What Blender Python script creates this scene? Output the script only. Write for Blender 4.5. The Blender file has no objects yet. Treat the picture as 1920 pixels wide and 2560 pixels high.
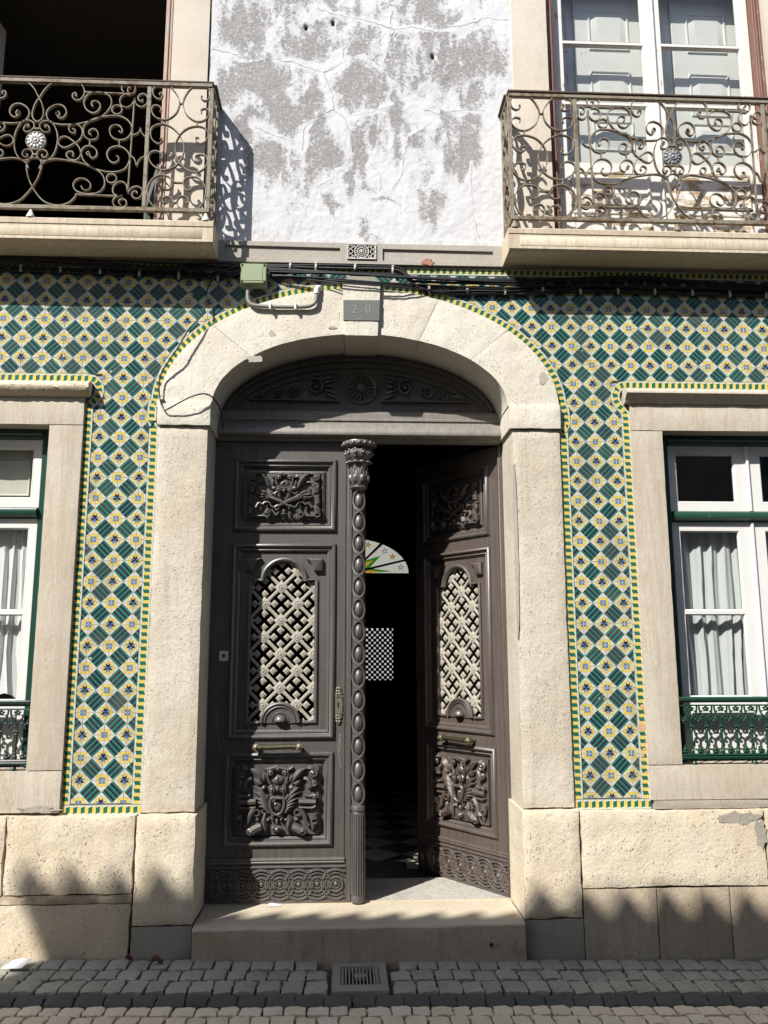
import bpy, bmesh, math, random
import numpy as np
from mathutils import Vector, Matrix, noise
from mathutils.geometry import tessellate_polygon

# ------------------------------------------------------------------ camera, sky, sun, exposure
scene = bpy.context.scene
COL = scene.collection
rnd = random.Random(11)
PI = math.pi

cam_data = bpy.data.cameras.new('camera')
cam = bpy.data.objects.new('camera', cam_data)
COL.objects.link(cam)
cam.location = (-0.10411, -5.48255, 1.92759)
cam.rotation_euler = (1.739966, 0.002602, -0.047127)
cam_data.sensor_fit = 'VERTICAL'
cam_data.sensor_height = 36.0
cam_data.lens = 2050.0 / 2560.0 * 36.0
cam_data.clip_start = 0.05
cam_data.clip_end = 400.0
scene.camera = cam

TO_SUN = Vector((-0.92, -1.0, 1.27)).normalized()
world = bpy.data.worlds.new('World')
scene.world = world
world.use_nodes = True
wn = world.node_tree
wn.nodes.clear()
sky = wn.nodes.new('ShaderNodeTexSky')
sky.sky_type = 'NISHITA'
sky.sun_disc = False
sky.sun_elevation = math.asin(TO_SUN.z)
sky.sun_rotation = math.atan2(TO_SUN.x, TO_SUN.y)
bg = wn.nodes.new('ShaderNodeBackground')
bg.inputs['Strength'].default_value = 0.10
wo = wn.nodes.new('ShaderNodeOutputWorld')
wn.links.new(sky.outputs[0], bg.inputs[0])
wn.links.new(bg.outputs[0], wo.inputs[0])

sun_data = bpy.data.lights.new('sun', 'SUN')
sun_data.energy = 5.0
sun_data.angle = math.radians(0.53)
sun_data.color = (1.0, 0.965, 0.90)
sun = bpy.data.objects.new('sun', sun_data)
COL.objects.link(sun)
sun.rotation_euler = (-TO_SUN).to_track_quat('-Z', 'Y').to_euler()

EXPOSURE = 0.68
scene.view_settings.view_transform = 'Standard'
scene.view_settings.look = 'None'
scene.view_settings.exposure = EXPOSURE
scene.view_settings.gamma = 1.0
scene.view_settings.use_curve_mapping = False
scene.render.engine = 'CYCLES'
scene.cycles.max_bounces = 8
scene.cycles.diffuse_bounces = 4
scene.cycles.transparent_max_bounces = 8
scene.cycles.caustics_reflective = False
scene.cycles.caustics_refractive = False
scene.cycles.sample_clamp_indirect = 6.0
scene.cycles.use_denoising = True

# ------------------------------------------------------------------ mesh helpers
class MB:
    """Collects geometry for one mesh object."""
    def __init__(self):
        self.v, self.f, self.m, self.uv = [], [], [], {}

    def add(self, vs, fs, mi=0):
        o = len(self.v)
        self.v.extend(tuple(p) for p in vs)
        for f in fs:
            self.f.append(tuple(i + o for i in f))
            self.m.append(mi)
        return o

    def join(self, other, mi=0):
        self.add(other.v, other.f, mi)

    def xf(self, M):
        self.v = [tuple(M @ Vector(p)) for p in self.v]
        return self

    def box(self, x0, x1, y0, y1, z0, z1, c=0.0, mi=0):
        if x0 > x1: x0, x1 = x1, x0
        if y0 > y1: y0, y1 = y1, y0
        if z0 > z1: z0, z1 = z1, z0
        if c <= 0:
            vs = [(x, y, z) for z in (z0, z1) for y in (y0, y1) for x in (x0, x1)]
            self.add(vs, [(0, 2, 3, 1), (4, 5, 7, 6), (0, 1, 5, 4), (2, 6, 7, 3), (0, 4, 6, 2), (1, 3, 7, 5)], mi)
            return
        c = min(c, (x1 - x0) * .45, (y1 - y0) * .45, (z1 - z0) * .45)
        bm = bmesh.new()
        for sx in (0, 1):
            for sy in (0, 1):
                for sz in (0, 1):
                    X, Y, Z = (x0, x1)[sx], (y0, y1)[sy], (z0, z1)[sz]
                    dx, dy, dz = (c, -c)[sx], (c, -c)[sy], (c, -c)[sz]
                    bm.verts.new((X, Y + dy, Z + dz)); bm.verts.new((X + dx, Y, Z + dz)); bm.verts.new((X + dx, Y + dy, Z))
        bmesh.ops.convex_hull(bm, input=bm.verts)
        bmesh.ops.dissolve_limit(bm, angle_limit=0.01, verts=bm.verts, edges=bm.edges)
        bm.verts.index_update()
        self.add([v.co[:] for v in bm.verts], [[v.index for v in f.verts] for f in bm.faces], mi)
        bm.free()

    def prism(self, poly, y0, y1, c=0.0, mi=0, inset=None):
        """polygon in x,z extruded from y0 (front) to y1 (back); c chamfers the front edge of a convex outline."""
        n = len(poly)
        a = sum(poly[i][0] * poly[(i + 1) % n][1] - poly[(i + 1) % n][0] * poly[i][1] for i in range(n))
        if a < 0:
            poly = poly[::-1]
        if c > 0:
            ins = offset_poly(poly, c)
            vs = [(x, y0, z) for x, z in ins] + [(x, y0 + c * .7, z) for x, z in poly] + [(x, y1, z) for x, z in poly]
            fs = [tuple(range(n))] + [(i, i + n, (i + 1) % n + n, (i + 1) % n) for i in range(n)]
            fs += [(i + n, i + 2 * n, (i + 1) % n + 2 * n, (i + 1) % n + n) for i in range(n)] + [tuple(range(3 * n - 1, 2 * n - 1, -1))]
        else:
            vs = [(x, y0, z) for x, z in poly] + [(x, y1, z) for x, z in poly]
            fs = [tuple(range(n)), tuple(range(2 * n - 1, n - 1, -1))] + [(i, i + n, (i + 1) % n + n, (i + 1) % n) for i in range(n)]
        self.add(vs, fs, mi)

    def plate(self, outer, holes, y0, y1, mi=0):
        loops = [outer] + holes
        tris = tessellate_polygon([[Vector((x, z, 0)) for x, z in L] for L in loops])
        flat = [p for L in loops for p in L]
        n = len(flat)
        vs = [(x, y0, z) for x, z in flat] + [(x, y1, z) for x, z in flat]
        fs = [tuple(t) for t in tris] + [tuple(i + n for i in reversed(t)) for t in tris]
        s = 0
        for L in loops:
            k = len(L)
            fs += [(s + i, s + (i + 1) % k, s + (i + 1) % k + n, s + i + n) for i in range(k)]
            s += k
        self.add(vs, fs, mi)

    def tube(self, pts, r, n=8, fy=1.0, cap=True, mi=0):
        pts = [Vector(p) for p in pts]
        m = len(pts)
        rs = r if isinstance(r, (list, tuple)) else [r] * m
        vs, fs = [], []
        prev = None
        for i, p in enumerate(pts):
            t = (pts[min(i + 1, m - 1)] - pts[max(i - 1, 0)])
            t = t.normalized() if t.length > 1e-9 else Vector((0, 0, 1))
            if prev is None:
                ref = Vector((0, 1, 0)) if abs(t.y) < .9 else Vector((1, 0, 0))
                a = t.cross(ref).normalized()
            else:
                a = (prev - t * prev.dot(t))
                a = a.normalized() if a.length > 1e-6 else t.orthogonal().normalized()
            prev = a
            b = t.cross(a)
            for k in range(n):
                ang = 2 * PI * k / n
                d = a * math.cos(ang) * rs[i] + b * math.sin(ang) * rs[i]
                d.y *= fy
                vs.append(p + d)
        for i in range(m - 1):
            for k in range(n):
                fs.append((i * n + k, i * n + (k + 1) % n, (i + 1) * n + (k + 1) % n, (i + 1) * n + k))
        if cap:
            fs += [tuple(range(n - 1, -1, -1)), tuple(range((m - 1) * n, m * n))]
        self.add(vs, fs, mi)

    def ribbon(self, pts, th, y0, y1, mi=0):
        """flat bar standing on edge: follows pts in x,z, th thick, from y0 to y1."""
        m = len(pts)
        P = [Vector(p) for p in pts]
        vs, fs = [], []
        for i, p in enumerate(P):
            t = P[min(i + 1, m - 1)] - P[max(i - 1, 0)]
            t = t.normalized() if t.length > 1e-9 else Vector((1, 0))
            nn = Vector((-t.y, t.x)) * th * .5
            for q, y in ((p + nn, y0), (p + nn, y1), (p - nn, y1), (p - nn, y0)):
                vs.append((q.x, y, q.y))
        for i in range(m - 1):
            a, b = 4 * i, 4 * i + 4
            fs += [(a + k, a + (k + 1) % 4, b + (k + 1) % 4, b + k) for k in range(4)]
        fs += [(3, 2, 1, 0), (4 * m - 4, 4 * m - 3, 4 * m - 2, 4 * m - 1)]
        self.add(vs, fs, mi)

    def lathe(self, prof, cx, cy, n=16, mi=0, flute=0.0, nf=0):
        vs, fs = [], []
        m = len(prof)
        for r, z in prof:
            for k in range(n):
                a = 2 * PI * k / n
                rr = r * (1 - flute * (k % 2)) if flute else r
                vs.append((cx + rr * math.cos(a), cy + rr * math.sin(a), z))
        for i in range(m - 1):
            for k in range(n):
                fs.append((i * n + k, i * n + (k + 1) % n, (i + 1) * n + (k + 1) % n, (i + 1) * n + k))
        fs += [tuple(range(n - 1, -1, -1)), tuple(range((m - 1) * n, m * n))]
        self.add(vs, fs, mi)

    def ball(self, c, r, nu=10, nv=7, mi=0):
        rx, ry, rz = r if isinstance(r, tuple) else (r, r, r)
        vs = [(c[0], c[1], c[2] - rz)]
        for j in range(1, nv):
            p = -PI / 2 + PI * j / nv
            for i in range(nu):
                a = 2 * PI * i / nu
                vs.append((c[0] + rx * math.cos(p) * math.cos(a), c[1] + ry * math.cos(p) * math.sin(a), c[2] + rz * math.sin(p)))
        vs.append((c[0], c[1], c[2] + rz))
        fs = [(0, 1 + (i + 1) % nu, 1 + i) for i in range(nu)]
        for j in range(nv - 2):
            for i in range(nu):
                a, b = 1 + j * nu + i, 1 + j * nu + (i + 1) % nu
                fs.append((a, b, b + nu, a + nu))
        t = len(vs) - 1
        fs += [(t, 1 + (nv - 2) * nu + i, 1 + (nv - 2) * nu + (i + 1) % nu) for i in range(nu)]
        self.add(vs, fs, mi)

    def grid(self, fn, nu, nv, mi=0):
        vs = [fn(i / nu, j / nv) for j in range(nv + 1) for i in range(nu + 1)]
        fs = [(j * (nu + 1) + i, j * (nu + 1) + i + 1, (j + 1) * (nu + 1) + i + 1, (j + 1) * (nu + 1) + i) for j in range(nv) for i in range(nu)]
        self.add(vs, fs, mi)

    def rect_moulding(self, x0, x1, z0, z1, prof, mi=0):
        """picture-frame moulding: prof is a list of (inset, y)."""
        vs, fs = [], []
        for d, y in prof:
            vs += [(x0 + d, y, z0 + d), (x1 - d, y, z0 + d), (x1 - d, y, z1 - d), (x0 + d, y, z1 - d)]
        for i in range(len(prof) - 1):
            for k in range(4):
                fs.append((4 * i + k, 4 * i + (k + 1) % 4, 4 * i + 4 + (k + 1) % 4, 4 * i + 4 + k))
        self.add(vs, fs, mi)

    def profile_x(self, prof, x0, x1, mi=0):
        """closed profile of (y,z) run along x."""
        n = len(prof)
        vs = [(x0, y, z) for y, z in prof] + [(x1, y, z) for y, z in prof]
        fs = [tuple(range(n)), tuple(range(2 * n - 1, n - 1, -1))] + [(i, i + n, (i + 1) % n + n, (i + 1) % n) for i in range(n)]
        self.add(vs, fs, mi)

    def rough_block(self, fn, nu, nv, yf, yb, fnb=None, amp=.003, edge=.008, seed=0, wob=.003):
        """stone with an uneven dressed face: fn(u,v)->(x,z) for the face, fnb for the back outline."""
        fnb = fnb or fn
        vs, fs = [], []
        for j in range(nv + 1):
            for i in range(nu + 1):
                u, v = i / nu, j / nv
                x, z = fn(u, v)
                bord = i in (0, nu) or j in (0, nv)
                q = Vector((x * 7 + seed * 3.1, z * 7, seed * 1.7))
                y = yf + amp * noise.noise(q) + amp * .7 * noise.noise(q * 3.3)
                if bord:
                    cx, cz = fn(.5, .5)
                    L = math.hypot(cx - x, cz - z) or 1
                    w = wob * (noise.noise(Vector((x * 14, z * 14, seed + 9.3))) + .55)
                    x += (cx - x) / L * w
                    z += (cz - z) / L * w
                    y += edge * (.6 + .7 * abs(noise.noise(Vector((x * 22, z * 22, seed)))))
                vs.append((x, y, z))
        W = nu + 1
        fs = [(j * W + i, j * W + i + 1, (j + 1) * W + i + 1, (j + 1) * W + i) for j in range(nv) for i in range(nu)]
        ring = [(i, 0) for i in range(nu)] + [(nu, j) for j in range(nv)] + [(i, nv) for i in range(nu, 0, -1)] + [(0, j) for j in range(nv, 0, -1)]
        base = len(vs)
        for i, j in ring:
            x, z = fnb(i / nu, j / nv)
            vs.append((x, yb, z))
        n = len(ring)
        for k in range(n):
            a, b = ring[k], ring[(k + 1) % n]
            fs.append((a[1] * W + a[0], base + k, base + (k + 1) % n, b[1] * W + b[0]))
        fs.append(tuple(base + k for k in range(n)))
        self.add(vs, fs)


def offset_poly(poly, d):
    n = len(poly)
    out = []
    for i in range(n):
        p0, p1, p2 = Vector(poly[i - 1]), Vector(poly[i]), Vector(poly[(i + 1) % n])
        e1, e2 = (p1 - p0), (p2 - p1)
        if e1.length < 1e-7 or e2.length < 1e-7:
            out.append(tuple(p1)); continue
        e1.normalize(); e2.normalize()
        n1, n2 = Vector((-e1.y, e1.x)), Vector((-e2.y, e2.x))
        b = n1 + n2
        den = max(.3, 1 + n1.dot(n2))
        out.append(tuple(p1 + b * d / den))
    return out


def cr(pts, n=5, closed=False):
    """Catmull-Rom through pts (any dimension)."""
    P = [Vector(p) for p in pts]
    if len(P) < 3:
        return [tuple(p) for p in P]
    out = []
    m = len(P)
    for i in range(m if closed else m - 1):
        p0 = P[(i - 1) % m] if closed or i > 0 else P[0] * 2 - P[1]
        p1, p2 = P[i], P[(i + 1) % m]
        p3 = P[(i + 2) % m] if closed or i + 2 < m else P[-1] * 2 - P[-2]
        for k in range(n):
            t = k / n
            out.append(tuple(.5 * ((2 * p1) + (p2 - p0) * t + (2 * p0 - 5 * p1 + 4 * p2 - p3) * t * t + (3 * p1 - p0 - 3 * p2 + p3) * t ** 3)))
    if not closed:
        out.append(tuple(P[-1]))
    return out


def arc(cx, cz, r, a0, a1, n, rz=None):
    rz = rz or r
    return [(cx + r * math.cos(math.radians(a0 + (a1 - a0) * i / n)), cz + rz * math.sin(math.radians(a0 + (a1 - a0) * i / n))) for i in range(n + 1)]


def clip(poly, px, pz, nx, nz):
    """keep the side (p-q).n >= 0"""
    out = []
    m = len(poly)
    for i in range(m):
        a, b = poly[i], poly[(i + 1) % m]
        da = (a[0] - px) * nx + (a[1] - pz) * nz
        db = (b[0] - px) * nx + (b[1] - pz) * nz
        if da >= 0: out.append(a)
        if (da > 0 and db < 0) or (da < 0 and db > 0):
            t = da / (da - db)
            out.append((a[0] + (b[0] - a[0]) * t, a[1] + (b[1] - a[1]) * t))
    return out


def area(p):
    return abs(sum(p[i][0] * p[(i + 1) % len(p)][1] - p[(i + 1) % len(p)][0] * p[i][1] for i in range(len(p)))) / 2 if len(p) > 2 else 0


def mesh_of(mb, name, mat, smooth=True, angle=38):
    me = bpy.data.meshes.new(name)
    me.from_pydata(mb.v, [], mb.f)
    bm = bmesh.new(); bm.from_mesh(me)
    bmesh.ops.recalc_face_normals(bm, faces=bm.faces)
    bm.to_mesh(me); bm.free()
    mats = mat if isinstance(mat, (list, tuple)) else [mat]
    for m in mats:
        me.materials.append(m)
    me.polygons.foreach_set('material_index', mb.m)
    if smooth:
        me.polygons.foreach_set('use_smooth', [True] * len(me.polygons))
        me.set_sharp_from_angle(angle=math.radians(angle))
    me.update()
    return me


def link(name, me, parent=None, keep=True):
    o = bpy.data.objects.new(name, me)
    COL.objects.link(o)
    if parent is not None:
        o.parent = parent
        if keep:
            o.matrix_parent_inverse = Matrix.Translation(-world_loc(parent))
    return o


def world_loc(o):
    L = Vector((0, 0, 0))
    if o.get('base'):
        L = Vector(o['base'])
    return L


def ob(name, mb, mat, parent=None, smooth=True, angle=38, keep=True):
    return link(name, mesh_of(mb, name, mat, smooth, angle), parent, keep)


def tag(o, label=None, cat=None, group=None, kind=None):
    if label: o['label'] = label
    if cat: o['category'] = cat
    if group: o['group'] = group
    if kind: o['kind'] = kind
    return o


def thing(name, label, cat, loc=(0, 0, 0), group=None):
    o = bpy.data.objects.new(name, None)
    o.empty_display_size = .05
    COL.objects.link(o)
    o.location = loc
    o['base'] = list(loc)
    return tag(o, label, cat, group)

# ------------------------------------------------------------------ materials
class NT:
    def __init__(self, name):
        self.mat = bpy.data.materials.new(name)
        self.mat.use_nodes = True
        self.t = self.mat.node_tree
        self.t.nodes.clear()
        self.out = self.t.nodes.new('ShaderNodeOutputMaterial')
        self._co = None

    def n(self, typ, **kw):
        nd = self.t.nodes.new(typ)
        for k, v in kw.items():
            setattr(nd, k, v)
        return nd

    def put(self, sock, v):
        if isinstance(v, X): v = v.s
        if isinstance(v, bpy.types.NodeSocket):
            self.t.links.new(v, sock)
        elif isinstance(v, (tuple, list)) and len(v) == 3 and sock.type == 'RGBA':
            sock.default_value = (*v, 1)
        else:
            sock.default_value = v

    def co(self, kind='Object'):
        if self._co is None:
            self._co = self.n('ShaderNodeTexCoord')
        return self._co.outputs[kind]

    def val(self, v):
        return X(self, v)

    def xyz(self, kind='Object'):
        s = self.n('ShaderNodeSeparateXYZ')
        self.put(s.inputs[0], self.co(kind))
        return X(self, s.outputs[0]), X(self, s.outputs[1]), X(self, s.outputs[2])

    def rand(self):
        o = self.n('ShaderNodeObjectInfo')
        return X(self, o.outputs['Random'])

    def scaled(self, sc, rand=False, src=None):
        m = self.n('ShaderNodeMapping')
        self.put(m.inputs['Vector'], src or self.co())
        m.inputs['Scale'].default_value = sc if isinstance(sc, tuple) else (sc, sc, sc)
        if rand:
            c = self.n('ShaderNodeCombineXYZ')
            r = self.rand()
            self.put(c.inputs[0], r * 37.0); self.put(c.inputs[1], r * 91.0); self.put(c.inputs[2], r * 53.0)
            self.put(m.inputs['Location'], c.outputs[0])
        return m.outputs[0]

    def noise(self, sc, detail=4, rough=.55, rand=False, dist=0.0, src=None):
        nz = self.n('ShaderNodeTexNoise')
        self.put(nz.inputs['Vector'], self.scaled(sc, rand, src))
        nz.inputs['Scale'].default_value = 1.0
        nz.inputs['Detail'].default_value = detail
        nz.inputs['Roughness'].default_value = rough
        nz.inputs['Distortion'].default_value = dist
        return X(self, nz.outputs[0])

    def voro(self, sc, feature='F1', rand=False):
        nz = self.n('ShaderNodeTexVoronoi', feature=feature)
        self.put(nz.inputs['Vector'], self.scaled(sc, rand))
        nz.inputs['Scale'].default_value = 1.0
        return X(self, nz.outputs['Distance'])

    def mix(self, fac, a, b, mode='MIX'):
        m = self.n('ShaderNodeMix', data_type='RGBA', blend_type=mode)
        self.put(m.inputs[0], fac)
        self.put(m.inputs[6], a)
        self.put(m.inputs[7], b)
        return m.outputs[2]

    def step(self, x, a, b):
        m = self.n('ShaderNodeMapRange', interpolation_type='SMOOTHSTEP')
        self.put(m.inputs[0], x)
        m.inputs[1].default_value, m.inputs[2].default_value = a, b
        m.inputs[3].default_value, m.inputs[4].default_value = 0, 1
        return X(self, m.outputs[0])

    def attr(self, name):
        a = self.n('ShaderNodeAttribute', attribute_name=name)
        return X(self, a.outputs['Fac'])

    def bump(self, h, strength=.5, dist=.01, normal=None):
        b = self.n('ShaderNodeBump')
        b.inputs['Strength'].default_value = strength
        b.inputs['Distance'].default_value = dist
        self.put(b.inputs['Height'], h)
        if normal is not None: self.put(b.inputs['Normal'], normal)
        return b.outputs[0]

    def bsdf(self, color, rough=.7, normal=None, metal=0.0, spec=None, coat=None):
        p = self.n('ShaderNodeBsdfPrincipled')
        self.put(p.inputs['Base Color'], color)
        self.put(p.inputs['Roughness'], rough)
        self.put(p.inputs['Metallic'], metal)
        if spec is not None: p.inputs['Specular IOR Level'].default_value = spec
        if coat: p.inputs['Coat Weight'].default_value = coat
        if normal is not None: self.put(p.inputs['Normal'], normal)
        self.t.links.new(p.outputs[0], self.out.inputs[0])
        return self.mat


class X:
    """a socket (or number) that supports arithmetic, built as Math nodes."""
    def __init__(self, nt, s):
        self.nt, self.s = nt, s

    def op(self, o, b=None, c=None):
        m = self.nt.n('ShaderNodeMath', operation=o)
        self.nt.put(m.inputs[0], self.s)
        if b is not None: self.nt.put(m.inputs[1], b)
        if c is not None: self.nt.put(m.inputs[2], c)
        return X(self.nt, m.outputs[0])

    def __add__(self, b): return self.op('ADD', b)
    def __sub__(self, b): return self.op('SUBTRACT', b)
    def __rsub__(self, b): return X(self.nt, b).op('SUBTRACT', self)
    def __mul__(self, b): return self.op('MULTIPLY', b)
    __radd__ = __add__
    __rmul__ = __mul__
    def __truediv__(self, b): return self.op('DIVIDE', b)
    def __lt__(self, b): return self.op('LESS_THAN', b)
    def __gt__(self, b): return self.op('GREATER_THAN', b)
    def abs(self): return self.op('ABSOLUTE')
    def frac(self): return self.op('FRACT')
    def max(self, b): return self.op('MAXIMUM', b)
    def min(self, b): return self.op('MINIMUM', b)
    def pow(self, b): return self.op('POWER', b)


def stone(name, c1, c2, pit=.5, streak=.25, grain=.35, grime=(.16, .15, .13), grime_amt=.25, rough=.85, bump=.5, vein=None, rand=True, pitscale=38):
    t = NT(name)
    big = t.noise(1.6, 5, .6, rand)
    col = t.mix(t.step(big, .35, .68), c1, c2)
    r = t.rand()
    col = t.mix((r - .5).abs() * .35, col, tuple(x * .8 for x in c1))
    fine = t.noise(55, 5, .7, rand)
    col = t.mix(t.step(fine, .35, .75) * grain, col, tuple(x * .72 for x in c2))
    if streak:
        st = t.noise((26, 26, 1.6), 4, .6, rand)
        col = t.mix(t.step(st, .5, .8) * streak, col, tuple(x * .62 for x in c2))
    if vein:
        vn = t.noise((9, 9, .8), 6, .7, rand, 1.2)
        col = t.mix((1.0 - t.step((vn - .5).abs(), .0, .05)) * .5, col, vein)
    gm = t.noise(4.5, 6, .7, rand)
    col = t.mix(t.step(gm, .58, .78) * grime_amt, col, grime)
    # pits: natural cavities of the limestone
    pv = t.voro((pitscale, pitscale, pitscale * .8), rand=rand)
    pm = t.noise(7, 3, .6, rand)
    pits = (1.0 - t.step(pv, .08, .22)) * t.step(pm, .48, .7)
    pv2 = t.noise((70, 70, 45), 3, .6, rand)
    pits2 = t.step(pv2, .63, .72) * t.step(pm, .35, .6)
    p = pits.max(pits2) * pit
    col = t.mix(p * .6, col, (.16, .13, .10))
    h = fine * .35 + t.noise(12, 4, .6, rand) * .6 - p * 1.6
    return t.bsdf(col, rough, t.bump(h, bump, .012), spec=.25)


M = {}
M['arch'] = stone('arch_limestone', (.67, .63, .55), (.57, .52, .43), pit=.55, streak=.2, grain=.35, grime=(.34, .325, .30), grime_amt=.5, bump=.7, pitscale=50)
M['jamb'] = stone('jamb_limestone', (.60, .545, .455), (.50, .435, .34), pit=.6, streak=.4, grain=.45, grime=(.36, .345, .32), grime_amt=.5, bump=.75, pitscale=52)
M['surround'] = stone('window_limestone', (.52, .47, .39), (.45, .39, .31), pit=.3, streak=.4, vein=(.40, .30, .22), grime_amt=.18, bump=.35)
M['upper_jamb'] = stone('pale_limestone', (.60, .53, .45), (.54, .47, .39), pit=.15, streak=.15, grime_amt=.2, bump=.25)
M['plinth'] = stone('plinth_limestone', (.64, .57, .45), (.56, .46, .33), pit=.6, streak=.1, grain=.45, grime_amt=.4, bump=1.0, pitscale=42)
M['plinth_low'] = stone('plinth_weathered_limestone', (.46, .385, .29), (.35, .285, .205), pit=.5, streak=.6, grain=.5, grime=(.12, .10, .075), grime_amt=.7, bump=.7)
M['step'] = stone('step_limestone', (.56, .49, .38), (.46, .39, .29), pit=.35, streak=.15, grain=.4, grime_amt=.4, bump=.45)
M['grey_stone'] = stone('grey_limestone', (.33, .30, .25), (.26, .235, .19), pit=.3, streak=.2, grime_amt=.4, bump=.5)
M['band'] = stone('band_limestone', (.42, .39, .34), (.36, .33, .29), pit=.25, streak=.2, grime_amt=.35, bump=.4)
M['slab'] = stone('balcony_marble', (.62, .54, .42), (.52, .44, .33), pit=.2, streak=.3, vein=(.40, .31, .21), grime_amt=.42, bump=.3)
M['granite'] = stone('granite_sett', (.40, .385, .325), (.31, .295, .25), pit=.25, streak=0, grain=.6, grime_amt=.35, bump=.8)
M['basalt'] = stone('basalt_sett', (.095, .09, .08), (.125, .115, .10), pit=.2, streak=0, grain=.5, grime_amt=.2, bump=.7)
M['lime_sett'] = stone('limestone_sett', (.78, .67, .51), (.69, .58, .43), pit=.2, streak=0, grain=.4, grime_amt=.25, bump=.6)
M['mortar'] = stone('mortar', (.36, .33, .28), (.30, .27, .22), pit=.3, streak=0, grain=.5, bump=.7, rand=False)
M['sand'] = stone('joint_sand', (.15, .12, .09), (.10, .085, .065), pit=.3, streak=0, grain=.6, bump=1.0, rand=False)
M['threshold'] = stone('threshold_marble', (.42, .40, .36), (.33, .31, .27), pit=.25, streak=.0, grain=.6, vein=(.62, .58, .52), grime_amt=.4, bump=.2, rough=.6)


def painted(name, c, under, wear=.35, rough=.5, bump=.3, vert=True, sc=1.0, spec=.4):
    """paint that has flaked off in places to the material below."""
    t = NT(name)
    s = (30 * sc, 30 * sc, 5 * sc) if vert else (5 * sc, 30 * sc, 30 * sc)
    f = t.noise(s, 6, .7)
    g = t.noise(6 * sc, 4, .6)
    m = t.step(f * .6 + g * .4, .66 - wear * .35, .72 - wear * .3)
    col = t.mix(t.noise(9, 4) * .35, c, tuple(x * .75 for x in c))
    col = t.mix(m, col, t.mix(t.noise(70, 3), under, tuple(x * .55 for x in under)))
    h = t.noise((90, 90, 12) if vert else (12, 90, 90), 4) * .4 - m * .8
    return t.bsdf(col, t.val(rough) + m * .3, t.bump(h, bump, .004), spec=spec)


M['white_paint'] = painted('weathered_white_paint', (.66, .645, .61), (.42, .33, .24), .22, .5)
M['white_clean'] = painted('white_paint', (.66, .655, .63), (.52, .47, .39), .14, .45, .15)
M['white_peel'] = painted('peeling_white_paint', (.72, .69, .64), (.46, .33, .19), .5, .6, .5, vert=False)
M['red_frame'] = painted('worn_red_brown_paint', (.17, .085, .06), (.40, .33, .27), .36, .6, .5)
M['pink_frame'] = painted('worn_pinkish_wood', (.40, .27, .21), (.46, .40, .34), .45, .65, .5)
M['shutter'] = painted('shutter_paint', (.70, .69, .65), (.45, .42, .38), .08, .5, .15)
M['cream'] = painted('cream_panel_paint', (.62, .61, .52), (.50, .46, .38), .06, .6, .15)
M['green_paint'] = painted('dark_green_paint', (.012, .050, .036), (.10, .10, .08), .06, .3, .2, spec=.5)
M['green_lit'] = painted('sunlit_green_paint', (.020, .070, .045), (.14, .15, .12), .1, .35, .2, spec=.5)  # lighter copy of the green, sun on the rails put into the colour
M['iron_dark'] = painted('dark_cast_iron_paint', (.022, .040, .036), (.07, .06, .05), .12, .4, .25)
M['green_iron'] = painted('green_cast_iron_paint', (.009, .045, .024), (.06, .07, .05), .12, .35, .25)


def iron_paint():
    t = NT('rusting_beige_iron_paint')
    a = t.noise(22, 5, .65)
    b = t.noise(4, 3, .6)
    col = t.mix(t.noise(60, 3), (.27, .24, .185), (.19, .165, .125))
    col = t.mix(t.step(a * .55 + b * .45, .47, .60), col, (.13, .085, .05))
    col = t.mix(t.step(t.noise(38, 4, .7), .60, .70), col, (.09, .055, .035))
    return t.bsdf(col, .7, t.bump(t.noise(120, 3), .4, .002), spec=.3)


M['rail_iron'] = iron_paint()


def rail_wood():
    t = NT('weathered_rail_cap')
    col = t.mix(t.noise((4, 40, 40), 5, .7), (.15, .115, .085), (.055, .042, .032))
    col = t.mix(t.step(t.noise(9, 4, .7), .60, .72), col, (.24, .19, .06))
    return t.bsdf(col, .85, t.bump(t.noise((8, 90, 90), 4), .6, .004), spec=.2)


M['rail_cap'] = rail_wood()


def door_wood(name, c1, c2):
    t = NT(name)
    g = t.noise((38, 38, 2.2), 6, .65)
    f = t.noise((140, 140, 9), 4, .7)
    col = t.mix(t.step(g, .3, .72), c1, c2)
    col = t.mix(t.step(f, .5, .8) * .4, col, tuple(x * .5 for x in c1))
    dust = t.noise(5, 5, .6)
    col = t.mix(t.step(dust, .5, .75) * .3, col, (.12, .112, .10))
    sc = t.step(t.noise(24, 3, .8), .735, .75)
    col = t.mix(sc * .5, col, (.3, .28, .26))
    return t.bsdf(col, t.val(.36) + g * .16, t.bump(g * .5 + f * .5, .35, .003), spec=1.0)


M['door'] = door_wood('dark_weathered_oak', (.092, .083, .076), (.052, .046, .042))
M['door_brown'] = door_wood('brown_weathered_oak', (.094, .074, .063), (.058, .045, .038))


def simple(name, c, rough=.6, metal=0.0, var=.25, sc=20, bump=.15, spec=.4):
    t = NT(name)
    a = t.noise(sc, 5, .65)
    col = t.mix(a * var * 2, c, tuple(x * .55 for x in c))
    return t.bsdf(col, rough, t.bump(t.noise(sc * 5, 3), bump, .003), metal, spec)


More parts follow.
